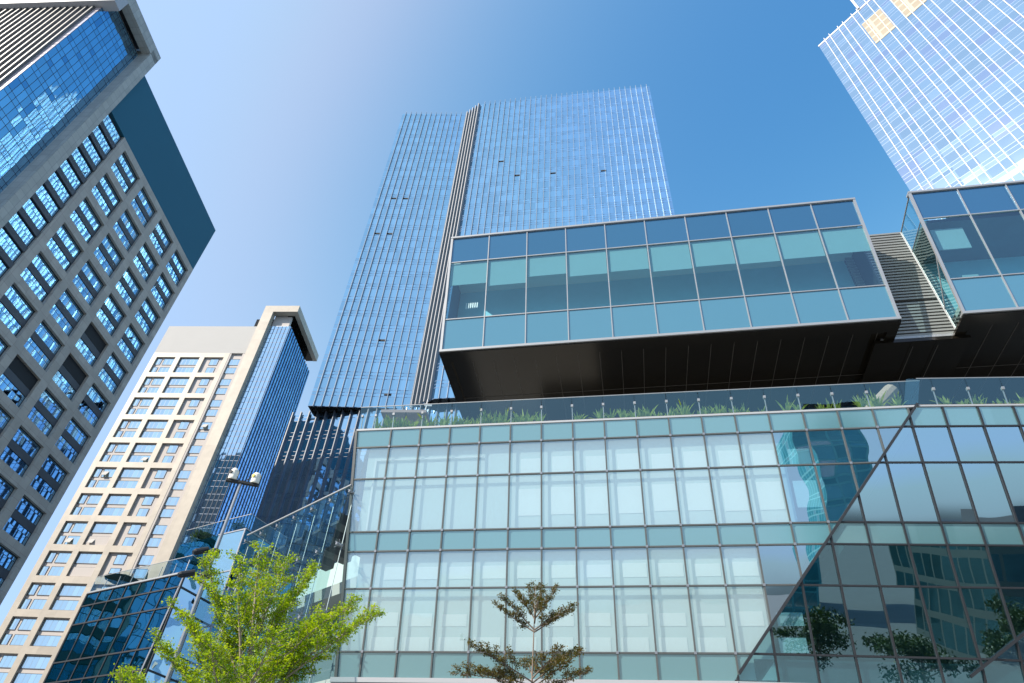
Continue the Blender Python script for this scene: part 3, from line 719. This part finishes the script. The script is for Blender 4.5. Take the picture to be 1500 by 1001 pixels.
# glass end and its frame
b = MB(); b.poly([GL(-1.3, -40.3, 0), GL(-1.3, -31.9, 0), GL(-1.3, -31.9, 100.9), GL(-1.3, -40.3, 100.9)], [(0, 0), (8.4, 0), (8.4, 100.9), (0, 100.9)]); b.build('side_glazing', 'left_glass', lb)
b = MB(); b.poly([GL(-45, -40.3, 0), GL(-1.3, -40.3, 0), GL(-1.3, -40.3, 97.5), GL(-45, -40.3, 97.5)], [(0, 0), (43.7, 0), (43.7, 97.5), (0, 97.5)]); b.build('front_glazing', 'glare_glass', lb)
for k in range(30): MB().box(lambda u, w, z: GL(u, -40.3 - w, z), -2.4 - 1.0 * k, -2.2 - 1.0 * k, 0, .35, 0, 97.5).build('fin', 'mullion', lb)
MB().box(lambda a, c, z: GL(a, c, z), -45, -1.4, -40.2, -31, 100.9, 101.1).build('glazing_cap', 'coping', lb)
MB().box(lambda a, c, z: GL(a, c, z), -45, -2.6, -39.6, -31, 97.6, 104.2).build('plant_room', 'darkspan', lb)
MB().box(lambda u, w, z: GL(u, -40.3 - w, z), -45, 1.0, -.6, .9, 97.7, 100.6).build('frame_lintel', 'coping', lb)
MB().box(FBL, -43.0, -26.15 * s, -.9, .55, 101.3, 103.5).build('frame_lintel', 'beam', lb)
MB().box(FBL, -43.0, -32.0, -2.6, -.9, 103.2, 103.45).build('frame_soffit', 'darkspan', lb)
MB().box(FBL, -31.9, -31.0, -3, -1.3, 0, 101).build('return_wall', 'darkspan', lb)

# ------------------------------------------------------------------ right tower
RO = (63.27, 59.08); RY = -55.73
RF = wall(RO, RY)
rt = thing('white_finned_tower', 'bright sky-reflecting tower with white vertical fins at the upper right', 'tower', RF(20, -15, 0))
rp = [RF(0, 0, 0), RF(46, 0, 0), RF(46, -32, 0), RF(0, -32, 0)]
b = MB(); b.prism([(p.x, p.y) for p in rp], 0, 151); b.build('curtain_wall', 'right_glass', rt)
rp = [RF(9.6, -.2, 0), RF(46, -.2, 0), RF(46, -30, 0), RF(9.6, -30, 0)]
b = MB(); b.prism([(p.x, p.y) for p in rp], 151.02, 172); b.build('upper_curtain_wall', 'right_glass', rt)
u = 1.6; k = 0
while u < 46:
    MB().box(RF, u - .055, u + .055, 0, .25, 0, 151.6 if u < 9.6 else 172).build('fin', 'finwhite', rt)
    u += 1.2 if k % 2 == 0 else 2.05; k += 1
MB().box(RF, -.1, 46, -.3, .06, 150.6, 151.1).build('parapet_cap', 'finwhite', rt)
MB().box(RF, 9.5, 9.9, -.4, .4, 151, 172).build('corner_post', 'finwhite', rt)
MB().box(RF, 8.4, 12.4, .01, .05, 136.2, 145.5).build('shaded_panel', 'tan', rt)
MB().box(RF, 14.7, 18.6, .01, .05, 136.2, 145.5).build('shaded_panel', 'tan', rt)

# ------------------------------------------------------------------ cable-held glass screen left of the podium
GW = wall((-7.1, 27.6), 0)
sA = Vector((-7.1, 27.6, 0)); sB = Vector((-13.55, 33.7, 0)); hs = (sB - sA).normalized(); ns = Vector((-hs.y, hs.x, 0)) * -1
if ns.dot(Vector((0, 0, 0)) - sA) < 0: ns = -ns
SF = lambda u, w, z: sA + hs * u + ns * w + Vector((0, 0, z))
sl_ = (sB - sA).length
scr = thing('glass_screen', 'sloping-topped glass screen held by steel cables between the podium and the faceted annex', 'glass screen', SF(4, 0, 0))
for i in range(6):
    u0, u1 = i * sl_ / 6, (i + 1) * sl_ / 6
    for (z0, z1) in ((8.5, 11.4), (11.4, 14.3), (14.3, 17.2)):
        b = MB(); b.poly([SF(u0 + .01, 0, z0 + .01), SF(u1 - .01, 0, z0 + .01), SF(u1 - .01, 0, z1 - .01), SF(u0 + .01, 0, z1 - .01)], [(u0, z0), (u1, z0), (u1, z1), (u0, z1)]); b.build('glass_panel', 'screen_glass', scr)
for i in range(7):
    u = i * sl_ / 6
    MB().tube([SF(u, -.25, 8.5), SF(u, -.25, 17.0)], .02, 6).build('cable', 'silver', scr)
    for z in (11.4, 14.3, 16.9):
        b = MB(); b.tube([SF(u, -.28, z), SF(u, .05, z)], .07, 8)
        for du, dz in ((.14, .14), (-.14, .14), (.14, -.14), (-.14, -.14)): b.tube([SF(u, -.12, z), SF(u + du, .03, z + dz)], .02, 5)
        b.build('spider_clamp', 'steel', scr)
MB().box(SF, 0, sl_, -.04, .04, 17.2, 17.26).build('top_edge', 'silver', scr)
M['wingwall'] = plain('pale_green_wall', (.34, .46, .44), .7, 0, .1, .4)
wing = thing('side_wing', 'recessed concrete and steel side wing seen through the cable-held glass screen', 'building', SF(4, -6, 0))
for i in range(6):
    u = .9 + i * 1.45
    b = MB(); b.box(SF, u - .06, u + .6, -3.4, -.35, 15.7, 15.85); b.box(SF, u - .06, u + .0, -3.4, -.35, 15.85, 16.2); b.build('canopy_beam', 'darkspan', wing)
MB().box(SF, -1, sl_ + 3, -4.4, -3.2, 14.0, 14.6).build('floor_slab', 'concrete', wing)
MB().box(SF, -1, sl_ + 3, -9, -4.4, 0, 14.0).build('wall', 'room', wing)
MB().box(SF, -1, sl_ + 3, -9, -5.5, 14.6, 17.6).build('upper_wall', 'wingwall', wing)
MB().box(SF, -1, sl_ + 3, -4.2, -3.4, 9.6, 10.1).build('floor_slab', 'concrete', wing)

# ------------------------------------------------------------------ faceted annex at the lower left
a0 = Vector((-31.84, 52.57, 0)); a1 = Vector((-22.4, 47.12, 0)); a2 = Vector((-19.0, 54.5, 0)); a3 = Vector((-14.6, 42.5, 0))
ann = thing('faceted_annex', 'dark teal faceted glass annex with roof terrace at the lower left', 'building', (a0 + a1) / 2)
def wallAB(a, c, k=0, z0=0):
    return wall((a.x, a.y), math.degrees(math.atan2(c.y - a.y, c.x - a.x)), k, z0), (c - a).length
FA_, LA_ = wallAB(a0, a1)
rowsA = [0, 3.2, 6.2, 9.2, 12.6, 15.3, 18.9, 20.3]
rowsA = [0, 3.4, 6.8, 9.0, 10.9, 13.8, 15.2, 17.9, 19.3, 20.3]
def facet(F, ln, n, rows, mat, lean_l=0, lean_r=0):
    for j in range(len(rows) - 1):
        for i in range(n):
            def uu(t, z): return ln * t + (1 - t) * lean_l * (20.3 - z) + t * lean_r * (20.3 - z)
            p = [(uu(i / n, rows[j]), rows[j]), (uu((i + 1) / n, rows[j]), rows[j]), (uu((i + 1) / n, rows[j + 1]), rows[j + 1]), (uu(i / n, rows[j + 1]), rows[j + 1])]
            b = MB(); b.poly([F(u, 0, z) for u, z in p], p); b.build('glass_panel', mat, ann)
        z = rows[j + 1]
        bar(F, (lean_l * (20.3 - z), z), (ln + lean_r * (20.3 - z), z), .05, 0, .07, 'transom', 'dark', ann)
    for i in range(n + 1):
        t = i / n
        bar(F, (ln * t + ((1 - t) * lean_l + t * lean_r) * 20.3, 0), (ln * t, 20.3), .035 if 0 < i < n else .07, 0, .06, 'mullion', 'dark' if i < n else 'steel', ann)
facet(FA_, LA_, 7, rowsA, 'annex_glass', 0, -.08)
FBn, LB_ = wallAB(a1 , a2)
facet(FBn, LB_, 4, rowsA, 'annex_bright')
b = MB(); b.prism([(a0.x + .4, a0.y + .6), (a1.x - .8, a1.y + 1.2), (a2.x - .4, a2.y), (-30, 66)], 0, 20.2); b.build('body', 'room', ann)
MB().box(FA_, 0, LA_, -.3, .1, 20.3, 20.42).build('coping', 'silver', ann)
MB().box(FBn, 0, LB_, -.3, .1, 20.3, 20.42).build('coping', 'silver', ann)
ar = thing('terrace_balustrade', 'clear glass balustrade around the annex roof terrace', 'balustrade', a0 + Vector((0, 0, 20.4)))
for F, ln, n in ((FA_, LA_, 7), (FBn, LB_, 4)):
    for i in range(n):
        b = MB(); b.poly([F(ln * i / n + .02, -.06, 20.43), F(ln * (i + 1) / n - .02, -.06, 20.43), F(ln * (i + 1) / n - .02, -.06, 21.65), F(ln * i / n + .02, -.06, 21.65)], [(i, 0), (i + 1, 0), (i + 1, 1), (i, 1)]); b.build('glass_panel', 'rail_glass', ar)
        MB().box(F, ln * i / n - .02, ln * i / n + .02, -.12, -.07, 20.4, 21.3).build('post', 'silver', ar)
    MB().box(F, 0, ln, -.08, -.04, 21.65, 21.69).build('top_edge', 'silver', ar)
# upper storey block behind the terrace
b0 = Vector((-26.6, 53.1, 0)); b1 = Vector((-22.7, 50.75, 0)); b2_ = Vector((-20.1, 49.3, 0)); b3 = Vector((-17.0, 55.0, 0))
up = thing('annex_upper_block', 'tilted upper glass block with one face coloured pale as if sunlit, beside the security camera pole', 'building', b1)
F1, L1 = wallAB(b0, b1)
rowsU = [14, 17.5, 21.2, 25.0]
for j in range(3):
    b = MB(); b.poly([F1(0, 0, rowsU[j]), F1(L1, 0, rowsU[j]), F1(L1, 0, rowsU[j + 1]), F1(0, 0, rowsU[j + 1])], [(0, rowsU[j]), (L1, rowsU[j]), (L1, rowsU[j + 1]), (0, rowsU[j + 1])]); b.build('glass_panel', 'annex_glass', up)
F2, L2 = wallAB(b1, b2_)
F3, L3 = wallAB(b2_, b3)
rowsU = [0, 7, 14, 17.5, 21.6, 25.0]
for F, ln, mt, rws in ((F2, L2, 'annex_light', rowsU), (F3, L3, 'annex_glass', rowsU)):
    for j in range(len(rws) - 1):
        b = MB(); b.poly([F(0, 0, rws[j]), F(ln, 0, rws[j]), F(ln, 0, rws[j + 1]), F(0, 0, rws[j + 1])], [(0, rws[j]), (ln, rws[j]), (ln, rws[j + 1]), (0, rws[j + 1])]); b.build('glass_panel', mt, up)
        MB().box(F, 0, ln, 0, .05, rws[j + 1] - .05, rws[j + 1] + .05).build('transom', 'steel', up)
    MB().box(F, ln - .06, ln + .06, 0, .1, 0, 25).build('mullion', 'steel', up)
b = MB(); b.prism([(b0.x + .3, b0.y + .5), (b1.x, b1.y + .5), (b2_.x - .5, b2_.y + .8), (b3.x - .4, b3.y), (-22, 62)], 0, 24.9); b.build('body', 'room', up)
b = MB()
for F, ln in ((F1, L1), (F2, L2), (F3, L3)):
    b.poly([F(0, -.05, 25.05), F(ln, -.05, 25.05), F(ln, -.05, 26.3), F(0, -.05, 26.3)], [(0, 0), (1, 0), (1, 1), (0, 1)])
b.build('parapet_glass', 'rail_glass', up)
for F, ln in ((F1, L1), (F2, L2), (F3, L3)): MB().box(F, 0, ln, -.07, -.03, 26.3, 26.34).build('parapet_edge', 'silver', up)
def leafball(P, r, n, rnd, sz=.09):
    b = MB()
    for k in range(n):
        d = Vector((rnd.gauss(0, 1), rnd.gauss(0, 1), rnd.gauss(0, .6))); d = d.normalized() * r * rnd.uniform(.3, 1.1) * (1 + .25 * math.sin(5 * math.atan2(d.y, d.x)))
        c = P + d; x = Vector((rnd.gauss(0, 1), rnd.gauss(0, 1), rnd.gauss(0, 1))).normalized(); y = x.orthogonal().normalized(); sz_ = sz * rnd.uniform(.6, 1.3)
        b.poly([c - x * sz_, c + y * sz_ * .5, c + x * sz_, c - y * sz_ * .5])
    return b
P = Vector((-25.0, 53.2, 25.3)); tag(leafball(P + Vector((0, 0, .5)), .9, 1500, rnd).build('roof_shrub', 'shrub', None, P), 'larger round dark shrub on the annex upper roof, left of the camera pole', 'shrub')
P = Vector((-21.4, 51.0, 25.3)); tag(leafball(P + Vector((0, 0, .5)), .55, 800, rnd).build('roof_shrub', 'shrub', None, P), 'smaller dark shrub on the annex upper roof just right of the camera pole', 'shrub')
P = Vector((-31.0, 55.0, 20.2)); pa = thing('terrace_parasol', 'round dark green open parasol on the annex terrace', 'parasol', P)
MB().tube([P, P + Vector((0, 0, 2.7))], .04).build('pole', 'silver', pa)
b = MB(); n = 10
for i in range(n):
    a, c = 2 * math.pi * i / n, 2 * math.pi * (i + 1) / n
    b.poly([P + Vector((1.5 * math.cos(a), 1.5 * math.sin(a), 2.25)), P + Vector((1.5 * math.cos(c), 1.5 * math.sin(c), 2.25)), P + Vector((0, 0, 2.8))])
b.build('canopy', 'darkcanvas', pa)
for x, y, lab in ((-28.5, 53.6, 'folded dark green parasol on the annex terrace, the one nearer the open parasol'), (-26.4, 52.9, 'folded dark green parasol on the annex terrace, the one farther from the open parasol')):
    P = Vector((x, y, 20.2)); t = thing('folded_parasol', lab, 'parasol', P, 'folded parasols on the annex terrace')
    MB().tube([P, P + Vector((0, 0, 2.4))], .04).build('pole', 'silver', t)
    MB().tube([P + Vector((0, 0, .9)), P + Vector((0, 0, 1.1)), P + Vector((0, 0, 1.9)), P + Vector((0, 0, 2.5))], [.22, .26, .17, .03], 9).build('folded_canopy', 'darkcanvas', t)

# ------------------------------------------------------------------ camera pole
P = Vector((-6.6, 14.9, 0)); cp = thing('camera_pole', 'tall grey steel pole with cross arm, two white cameras and two black side cameras', 'pole', P)
MB().tube([P, P + Vector((0, 0, 6)), P + Vector((0, 0, 9.85))], [.055, .048, .036], 12).build('shaft', 'pole', cp)
T = P + Vector((0, 0, 9.9)); ad = Vector((.86, .50, 0)).normalized()
arm = hz(13); AF = lambda u, w, z: T + arm * u + Vector((-arm.y, arm.x, 0)) * w + Vector((0, 0, z))
MB().box(AF, -.36, .42, -.05, .05, -.03, .03).build('cross_arm', 'black', cp)
for u, yel in ((-.24, False), (.31, True)):
    c = AF(u, 0, .03)
    b = MB(); b.tube([c, c + Vector((0, 0, .03)), c + Vector((0, 0, .24)), c + Vector((0, 0, .28))], [.095, .105, .105, .08], 16); cam_ = b.build('camera_body', 'camwhite', cp, smooth=False)
    b = MB(); d = Vector((-.45, -.9, 0)).normalized() if not yel else Vector((-.4, -.9, 0)).normalized()
    b.tube([c + d * .09 + Vector((0, 0, .17)), c + d * .125 + Vector((0, 0, .17))], [.045, .045], 12); b.build('lens', 'camyellow' if yel else 'black', cam_)
    if yel is False: MB().tube([c + Vector((0, 0, .28)), c + Vector((0, 0, .32))], [.06, .05], 12).build('cap', 'camwhite', cam_)
b = MB(); b.tube([AF(-.14, .0, .15), AF(-.05, 0, .02), AF(.05, 0, .05), AF(.12, 0, .1), AF(.2, 0, .2)], .012, 6); b.build('cable', 'black', cp)
for z, dx, l in ((8.05, -.28, .3), (7.5, -.4, .42)):
    c = P + Vector((0, 0, z)); e = c + Vector((dx, -.12, -.05))
    b = MB(); b.tube([c, e], .02, 6); b.tube([c - Vector((0, 0, .05)), c + Vector((0, 0, .05))], .11, 10); 
    br = b.build('camera_bracket', 'black', cp)
    dd = Vector((dx, -.25, -.22)).normalized() * .17
    b = MB(); b.tube([e - dd, e + dd * .7, e + dd], [.07, .075, .05], 10); b.tube([e + dd * .9, e + dd * 1.05], [.05, .05], 10); b.build('side_camera', 'black', br)
# slim lamp post behind the tree
P = Vector((-10.26, 26.2, 0)); b = MB(); b.tube([P, P + Vector((0, 0, 12))], [.06, .04], 8)
lp = thing('slim_lamp_post', 'slim grey post with small round white head behind the bright green tree', 'lamp post', P); b.build('shaft', 'pole', lp)
b = MB(); c = P + Vector((0, 0, 12.05)); b.tube([c - Vector((0, 0, .1)), c - Vector((0, 0, .06)), c, c + Vector((0, 0, .06)), c + Vector((0, 0, .1))], [.03, .08, .1, .08, .03], 10); b.build('lamp_head', 'coping', lp)

# ------------------------------------------------------------------ trees
def leaves_along(b, pts, rnd, n, spread, size, up=.35, broad=1.0):
    for _ in range(n):
        t = rnd.random() * (len(pts) - 1); i = min(int(t), len(pts) - 2); f = t - i
        c = pts[i].lerp(pts[i + 1], f)
        c = c + Vector((rnd.gauss(0, spread), rnd.gauss(0, spread), rnd.gauss(0, spread * .5) + spread * .3))
        x = Vector((rnd.gauss(0, 1), rnd.gauss(0, 1), rnd.gauss(0, .45) + up)).normalized(); y = x.cross(Vector((rnd.gauss(0, .5), rnd.gauss(0, .5), 1))).normalized()
        s_ = size * rnd.uniform(.55, 1.25)
        b.poly([c - x * s_ * .5, c + y * s_ * .38, c + x * s_ * .62, c - y * s_ * .38])
def limb(b, a, d, ln, r0, rnd, seg=5, droop=.0, wob=.06, last=.25):
    pts = [Vector(a)]; dd = Vector(d).normalized()
    for i in range(seg):
        dd = (dd + Vector((rnd.gauss(0, wob), rnd.gauss(0, wob), rnd.gauss(0, wob) + droop))).normalized()
        pts.append(pts[-1] + dd * ln / seg)
    b.tube(pts, [max(.0045, r0 * (1 - (1 - last) * i / seg)) for i in range(seg + 1)], 5, cap=False)
    return pts
def make_tree(name, label, P, limbs, leader, r0, leafm, barkm, leafsize, dens, rnd, spread, side=.30, step=.16):
    """limbs: (height on the trunk, compass angle, rise angle, length); each carries flat feathery sprays of twigs"""
    t = thing(name, label, 'tree', P)
    tb = MB(); H = leader
    tp = [P, P + Vector((.03, .02, H * .35)), P + Vector((-.03, .03, H * .65)), P + Vector((0, 0, H))]
    tb.tube(tp, [r0, r0 * .75, r0 * .45, r0 * .10], 8); tb.build('trunk', barkm, t, smooth=True)
    lb_ = MB()
    for (z, azd, el, ln) in limbs:
        bb = MB()
        az, e = R(azd), R(el)
        d = Vector((math.cos(az) * math.cos(e), math.sin(az) * math.cos(e), math.sin(e)))
        pts = limb(bb, P + Vector((0, 0, z)), d, ln, r0 * .36, rnd, 8, -.012, .045, .15)
        sv = d.cross(Vector((0, 0, 1))).normalized()
        u = .18 * ln; sg = 1
        while u < ln:
            k = u / ln * 8; i0 = min(7, int(k)); c = pts[i0].lerp(pts[i0 + 1], k - i0)
            l2 = ln * side * (1.15 - .75 * u / ln) * rnd.uniform(.6, 1.2)
            d2 = (d * rnd.uniform(.5, 1.0) + sv * sg * rnd.uniform(.55, 1.1) + Vector((0, 0, rnd.uniform(-.05, .45)))).normalized()
            p2 = limb(bb, c, d2, l2, r0 * .07, rnd, 4, .01, .10)
            leaves_along(lb_, p2[1:], rnd, int(dens * l2), spread, leafsize)
            v = .3
            while v < 1:
                c2 = p2[int(v * 4)]
                d3 = (d2 + Vector((rnd.gauss(0, .55), rnd.gauss(0, .55), rnd.uniform(-.1, .5)))).normalized()
                p3 = limb(bb, c2, d3, l2 * rnd.uniform(.3, .5), r0 * .04, rnd, 2, 0, .1)
                leaves_along(lb_, p3, rnd, int(dens * l2 * .45), spread * .8, leafsize); v += .22
            sg = -sg; u += step * rnd.uniform(.7, 1.3)
        leaves_along(lb_, pts[5:], rnd, int(dens * ln * .4), spread, leafsize)
        bb.build('branch', barkm, t, smooth=True)
    lb_.build('crown', leafm, t)
    return t
rt_ = random.Random(21)
make_tree('leafy_tree', 'bright yellow-green tree with tiered upswept branches at the lower left', Vector((-4.12, 12.2, 0)),
          [(3.9, 176, 38, 2.2), (3.7, 190, 28, 1.9), (3.6, 210, 26, 2.0), (4.2, 150, 42, 2.4), (4.5, 168, 60, 2.7), (4.4, 190, 50, 2.0), (4.7, 120, 62, 2.2), (4.6, 230, 56, 2.0),
           (4.9, 100, 80, 2.1), (5.0, 240, 74, 1.9), (4.9, 20, 70, 2.1), (4.5, 10, 55, 2.4), (4.4, 2, 42, 2.5), (4.2, 350, 33, 2.1), (3.9, 8, 26, 2.1), (3.6, 355, 20, 2.1),
           (3.8, 60, 32, 2.0), (3.9, 300, 34, 1.9), (4.3, 330, 48, 1.9), (3.7, 260, 36, 1.9), (3.9, 110, 36, 2.0), (4.4, 40, 50, 2.0)], 5.2, .10, 'leaf', 'barkpale', .040, 175, rt_, .060, .30, .12)
rt_ = random.Random(5)
make_tree('sapling_tree', 'slender sapling with sparse brown-olive leaves in front of the pale facade', Vector((.98, 16.0, 0)),
          [(5.85, 176, 16, 1.75), (6.0, 200, 20, 1.6), (5.9, 160, 28, 1.5), (5.9, 5, 34, 1.4), (6.0, 30, 40, 1.4), (5.8, 350, 22, 1.4), (6.1, 300, 30, 1.1), (6.1, 100, 40, 1.1),
           (7.1, 165, 30, 1.2), (7.15, 185, 40, 1.1), (7.1, 10, 36, 1.1), (7.15, 340, 28, 1.1), (7.4, 150, 55, 1.0), (7.4, 20, 55, 1.0), (7.3, 270, 40, .8), (7.5, 100, 70, .9), (7.5, 60, 75, .9)],
          8.2, .055, 'leafbrown', 'bark', .040, 135, rt_, .05, .33, .10)

# street trees to the right of the viewer, mirrored in the foot of the podium glass
rs = random.Random(9)
for k, (x, y, h_, lab) in enumerate(((26, -9, 7.2, 'nearest of the dark street trees mirrored at the foot of the podium glass'), (33, -7, 6.4, 'shortest dark street tree mirrored at the foot of the podium glass'),
                                (41, -9, 7.8, 'tallest dark street tree mirrored at the foot of the podium glass'), (50, -8, 7.0, 'farthest dark street tree mirrored at the foot of the podium glass'), (20, -13, 8.2, 'dark street tree behind the nearest one, mirrored at the foot of the podium glass'), (37, -15, 8.8, 'broad dark street tree standing behind the tallest one by the plaza'))):
    P = Vector((x, y, 0)); t = thing('street_tree', lab, 'tree', P, 'street trees beside the plaza')
    b = MB(); b.tube([P, P + Vector((.1, 0, h_ * .5)), P + Vector((0, .1, h_ * .85))], [.16, .11, .04], 8)
    for q in range(6):
        a = q * 1.05; b.tube([P + Vector((0, 0, h_ * (.4 + .05 * q))), P + Vector((math.cos(a) * 1.9, math.sin(a) * 1.9, h_ * (.55 + .06 * q)))], [.06, .02], 5)
    b.build('trunk', 'bark', t)
    b = MB()
    for q in range(26):
        c = P + Vector((rs.gauss(0, 1.5), rs.gauss(0, 1.5), h_ * rs.uniform(.42, .95))); l_ = leafball(c, rs.uniform(.7, 1.2), 170, rs, .16)
        b.v += l_.v[:0]
        for f in l_.f: b.poly([l_.v[i_] for i_ in f])
    b.build('crown', 'shrub', t)

# ------------------------------------------------------------------ the city behind the viewer, seen as reflections in the glass
def city(name, label, pts, h, mat):
    b = MB(); b.prism(pts, 0, h); c = Vector((sum(p[0] for p in pts) / len(pts), sum(p[1] for p in pts) / len(pts), 0))
    t = thing(name, label, 'building', c); b.build('curtain_wall', mat, t)
    b = MB(); b.prism([(c.x + (p[0] - c.x) * .6, c.y + (p[1] - c.y) * .6) for p in pts], h, h + 2.2); b.build('roof_plant', 'darkspan', t)
city('office_tower', 'teal glass office tower with glints painted as white panes, mirrored in the podium facade near its fold', [(36, -88), (24, -86), (22, -112), (38, -114)], 46, 'city_glass')
city('office_slab', 'dark glass slab building mirrored in the folded right end of the podium', [(72, -40), (44, -36), (42, -62), (74, -66)], 15, 'city_dark')

# ------------------------------------------------------------------ light, sky, camera
SUN_EL = 36.0; SUN_AZ = math.atan2(-.53, -.85)          # direction towards the sun in plan
sd = Vector((math.cos(SUN_AZ) * math.cos(R(SUN_EL)), math.sin(SUN_AZ) * math.cos(R(SUN_EL)), math.sin(R(SUN_EL))))
W = bpy.data.worlds.new('World'); S.world = W; W.use_nodes = True
nt = W.node_tree; bg = nt.nodes['Background']
sky = nt.nodes.new('ShaderNodeTexSky'); sky.sky_type = 'NISHITA'; sky.sun_disc = False
sky.sun_elevation = R(SUN_EL); sky.sun_rotation = math.atan2(sd.x, sd.y); sky.altitude = 0; sky.air_density = 1.0; sky.dust_density = 3.0; sky.ozone_density = 3.0
# the clear saturated air of the photograph: the sky's red falls off faster away from the sun than in the stock model
sc_ = nt.nodes.new('ShaderNodeSeparateColor'); cc_ = nt.nodes.new('ShaderNodeCombineColor'); nt.links.new(sky.outputs[0], sc_.inputs[0])
def raw(i): return math_(nt, 'MULTIPLY', sc_.outputs[i], .4243)
def grade(x, k, p, a, b, x0):
    cap = math_(nt, 'ADD', math_(nt, 'MULTIPLY', math_(nt, 'MAXIMUM', math_(nt, 'SUBTRACT', math_(nt, 'MINIMUM', x, 1.5), x0), 0.0), b), a)
    return math_(nt, 'SMOOTH_MIN', math_(nt, 'MULTIPLY', math_(nt, 'POWER', x, p), k), cap, .35)
g0 = grade(raw(1), 1.90, 2.13, .64, .22, .55)
r0_ = grade(raw(0), 17.0, 3.9, .45, .16, .38)
b0_ = math_(nt, 'MAXIMUM', math_(nt, 'MULTIPLY', math_(nt, 'MINIMUM', raw(2), 1.4), .83), math_(nt, 'MULTIPLY', g0, 1.18))
r0_ = math_(nt, 'MINIMUM', r0_, math_(nt, 'MULTIPLY', g0, .76))
rr_, gg, bb_ = [math_(nt, 'DIVIDE', v, .4243) for v in (r0_, g0, b0_)]
nt.links.new(rr_, cc_.inputs[0]); nt.links.new(gg, cc_.inputs[1]); nt.links.new(bb_, cc_.inputs[2])
nt.links.new(cc_.outputs[0], bg.inputs[0]); bg.inputs[1].default_value = .15
ld = bpy.data.lights.new('sun', 'SUN'); ld.energy = 2.8; ld.angle = R(.5); ld.color = (1, .91, .79)
lo = bpy.data.objects.new('sun', ld); COL.objects.link(lo); lo.rotation_euler = (-sd).to_track_quat('-Z', 'Y').to_euler()
S.view_settings.view_transform = 'Standard'; S.view_settings.look = 'None'; S.view_settings.exposure = 1.5; S.view_settings.gamma = 1

cd = bpy.data.cameras.new('camera'); cam = bpy.data.objects.new('camera', cd); COL.objects.link(cam); S.camera = cam
cd.sensor_width = 36; cd.lens = 960 / 1500 * 36; cd.clip_end = 5000; cd.clip_start = .1
p_, r_ = R(42.72), R(3.79)
Fw = Vector((0, math.cos(p_), math.sin(p_))); uu_ = Vector((0, -math.sin(p_), math.cos(p_))); xx_ = Vector((1, 0, 0))
Xc = xx_ * math.cos(r_) + uu_ * math.sin(r_); Uc = -xx_ * math.sin(r_) + uu_ * math.cos(r_)
cam.matrix_world = Matrix(((Xc.x, Uc.x, -Fw.x, 0), (Xc.y, Uc.y, -Fw.y, 0), (Xc.z, Uc.z, -Fw.z, 1.6), (0, 0, 0, 1)))
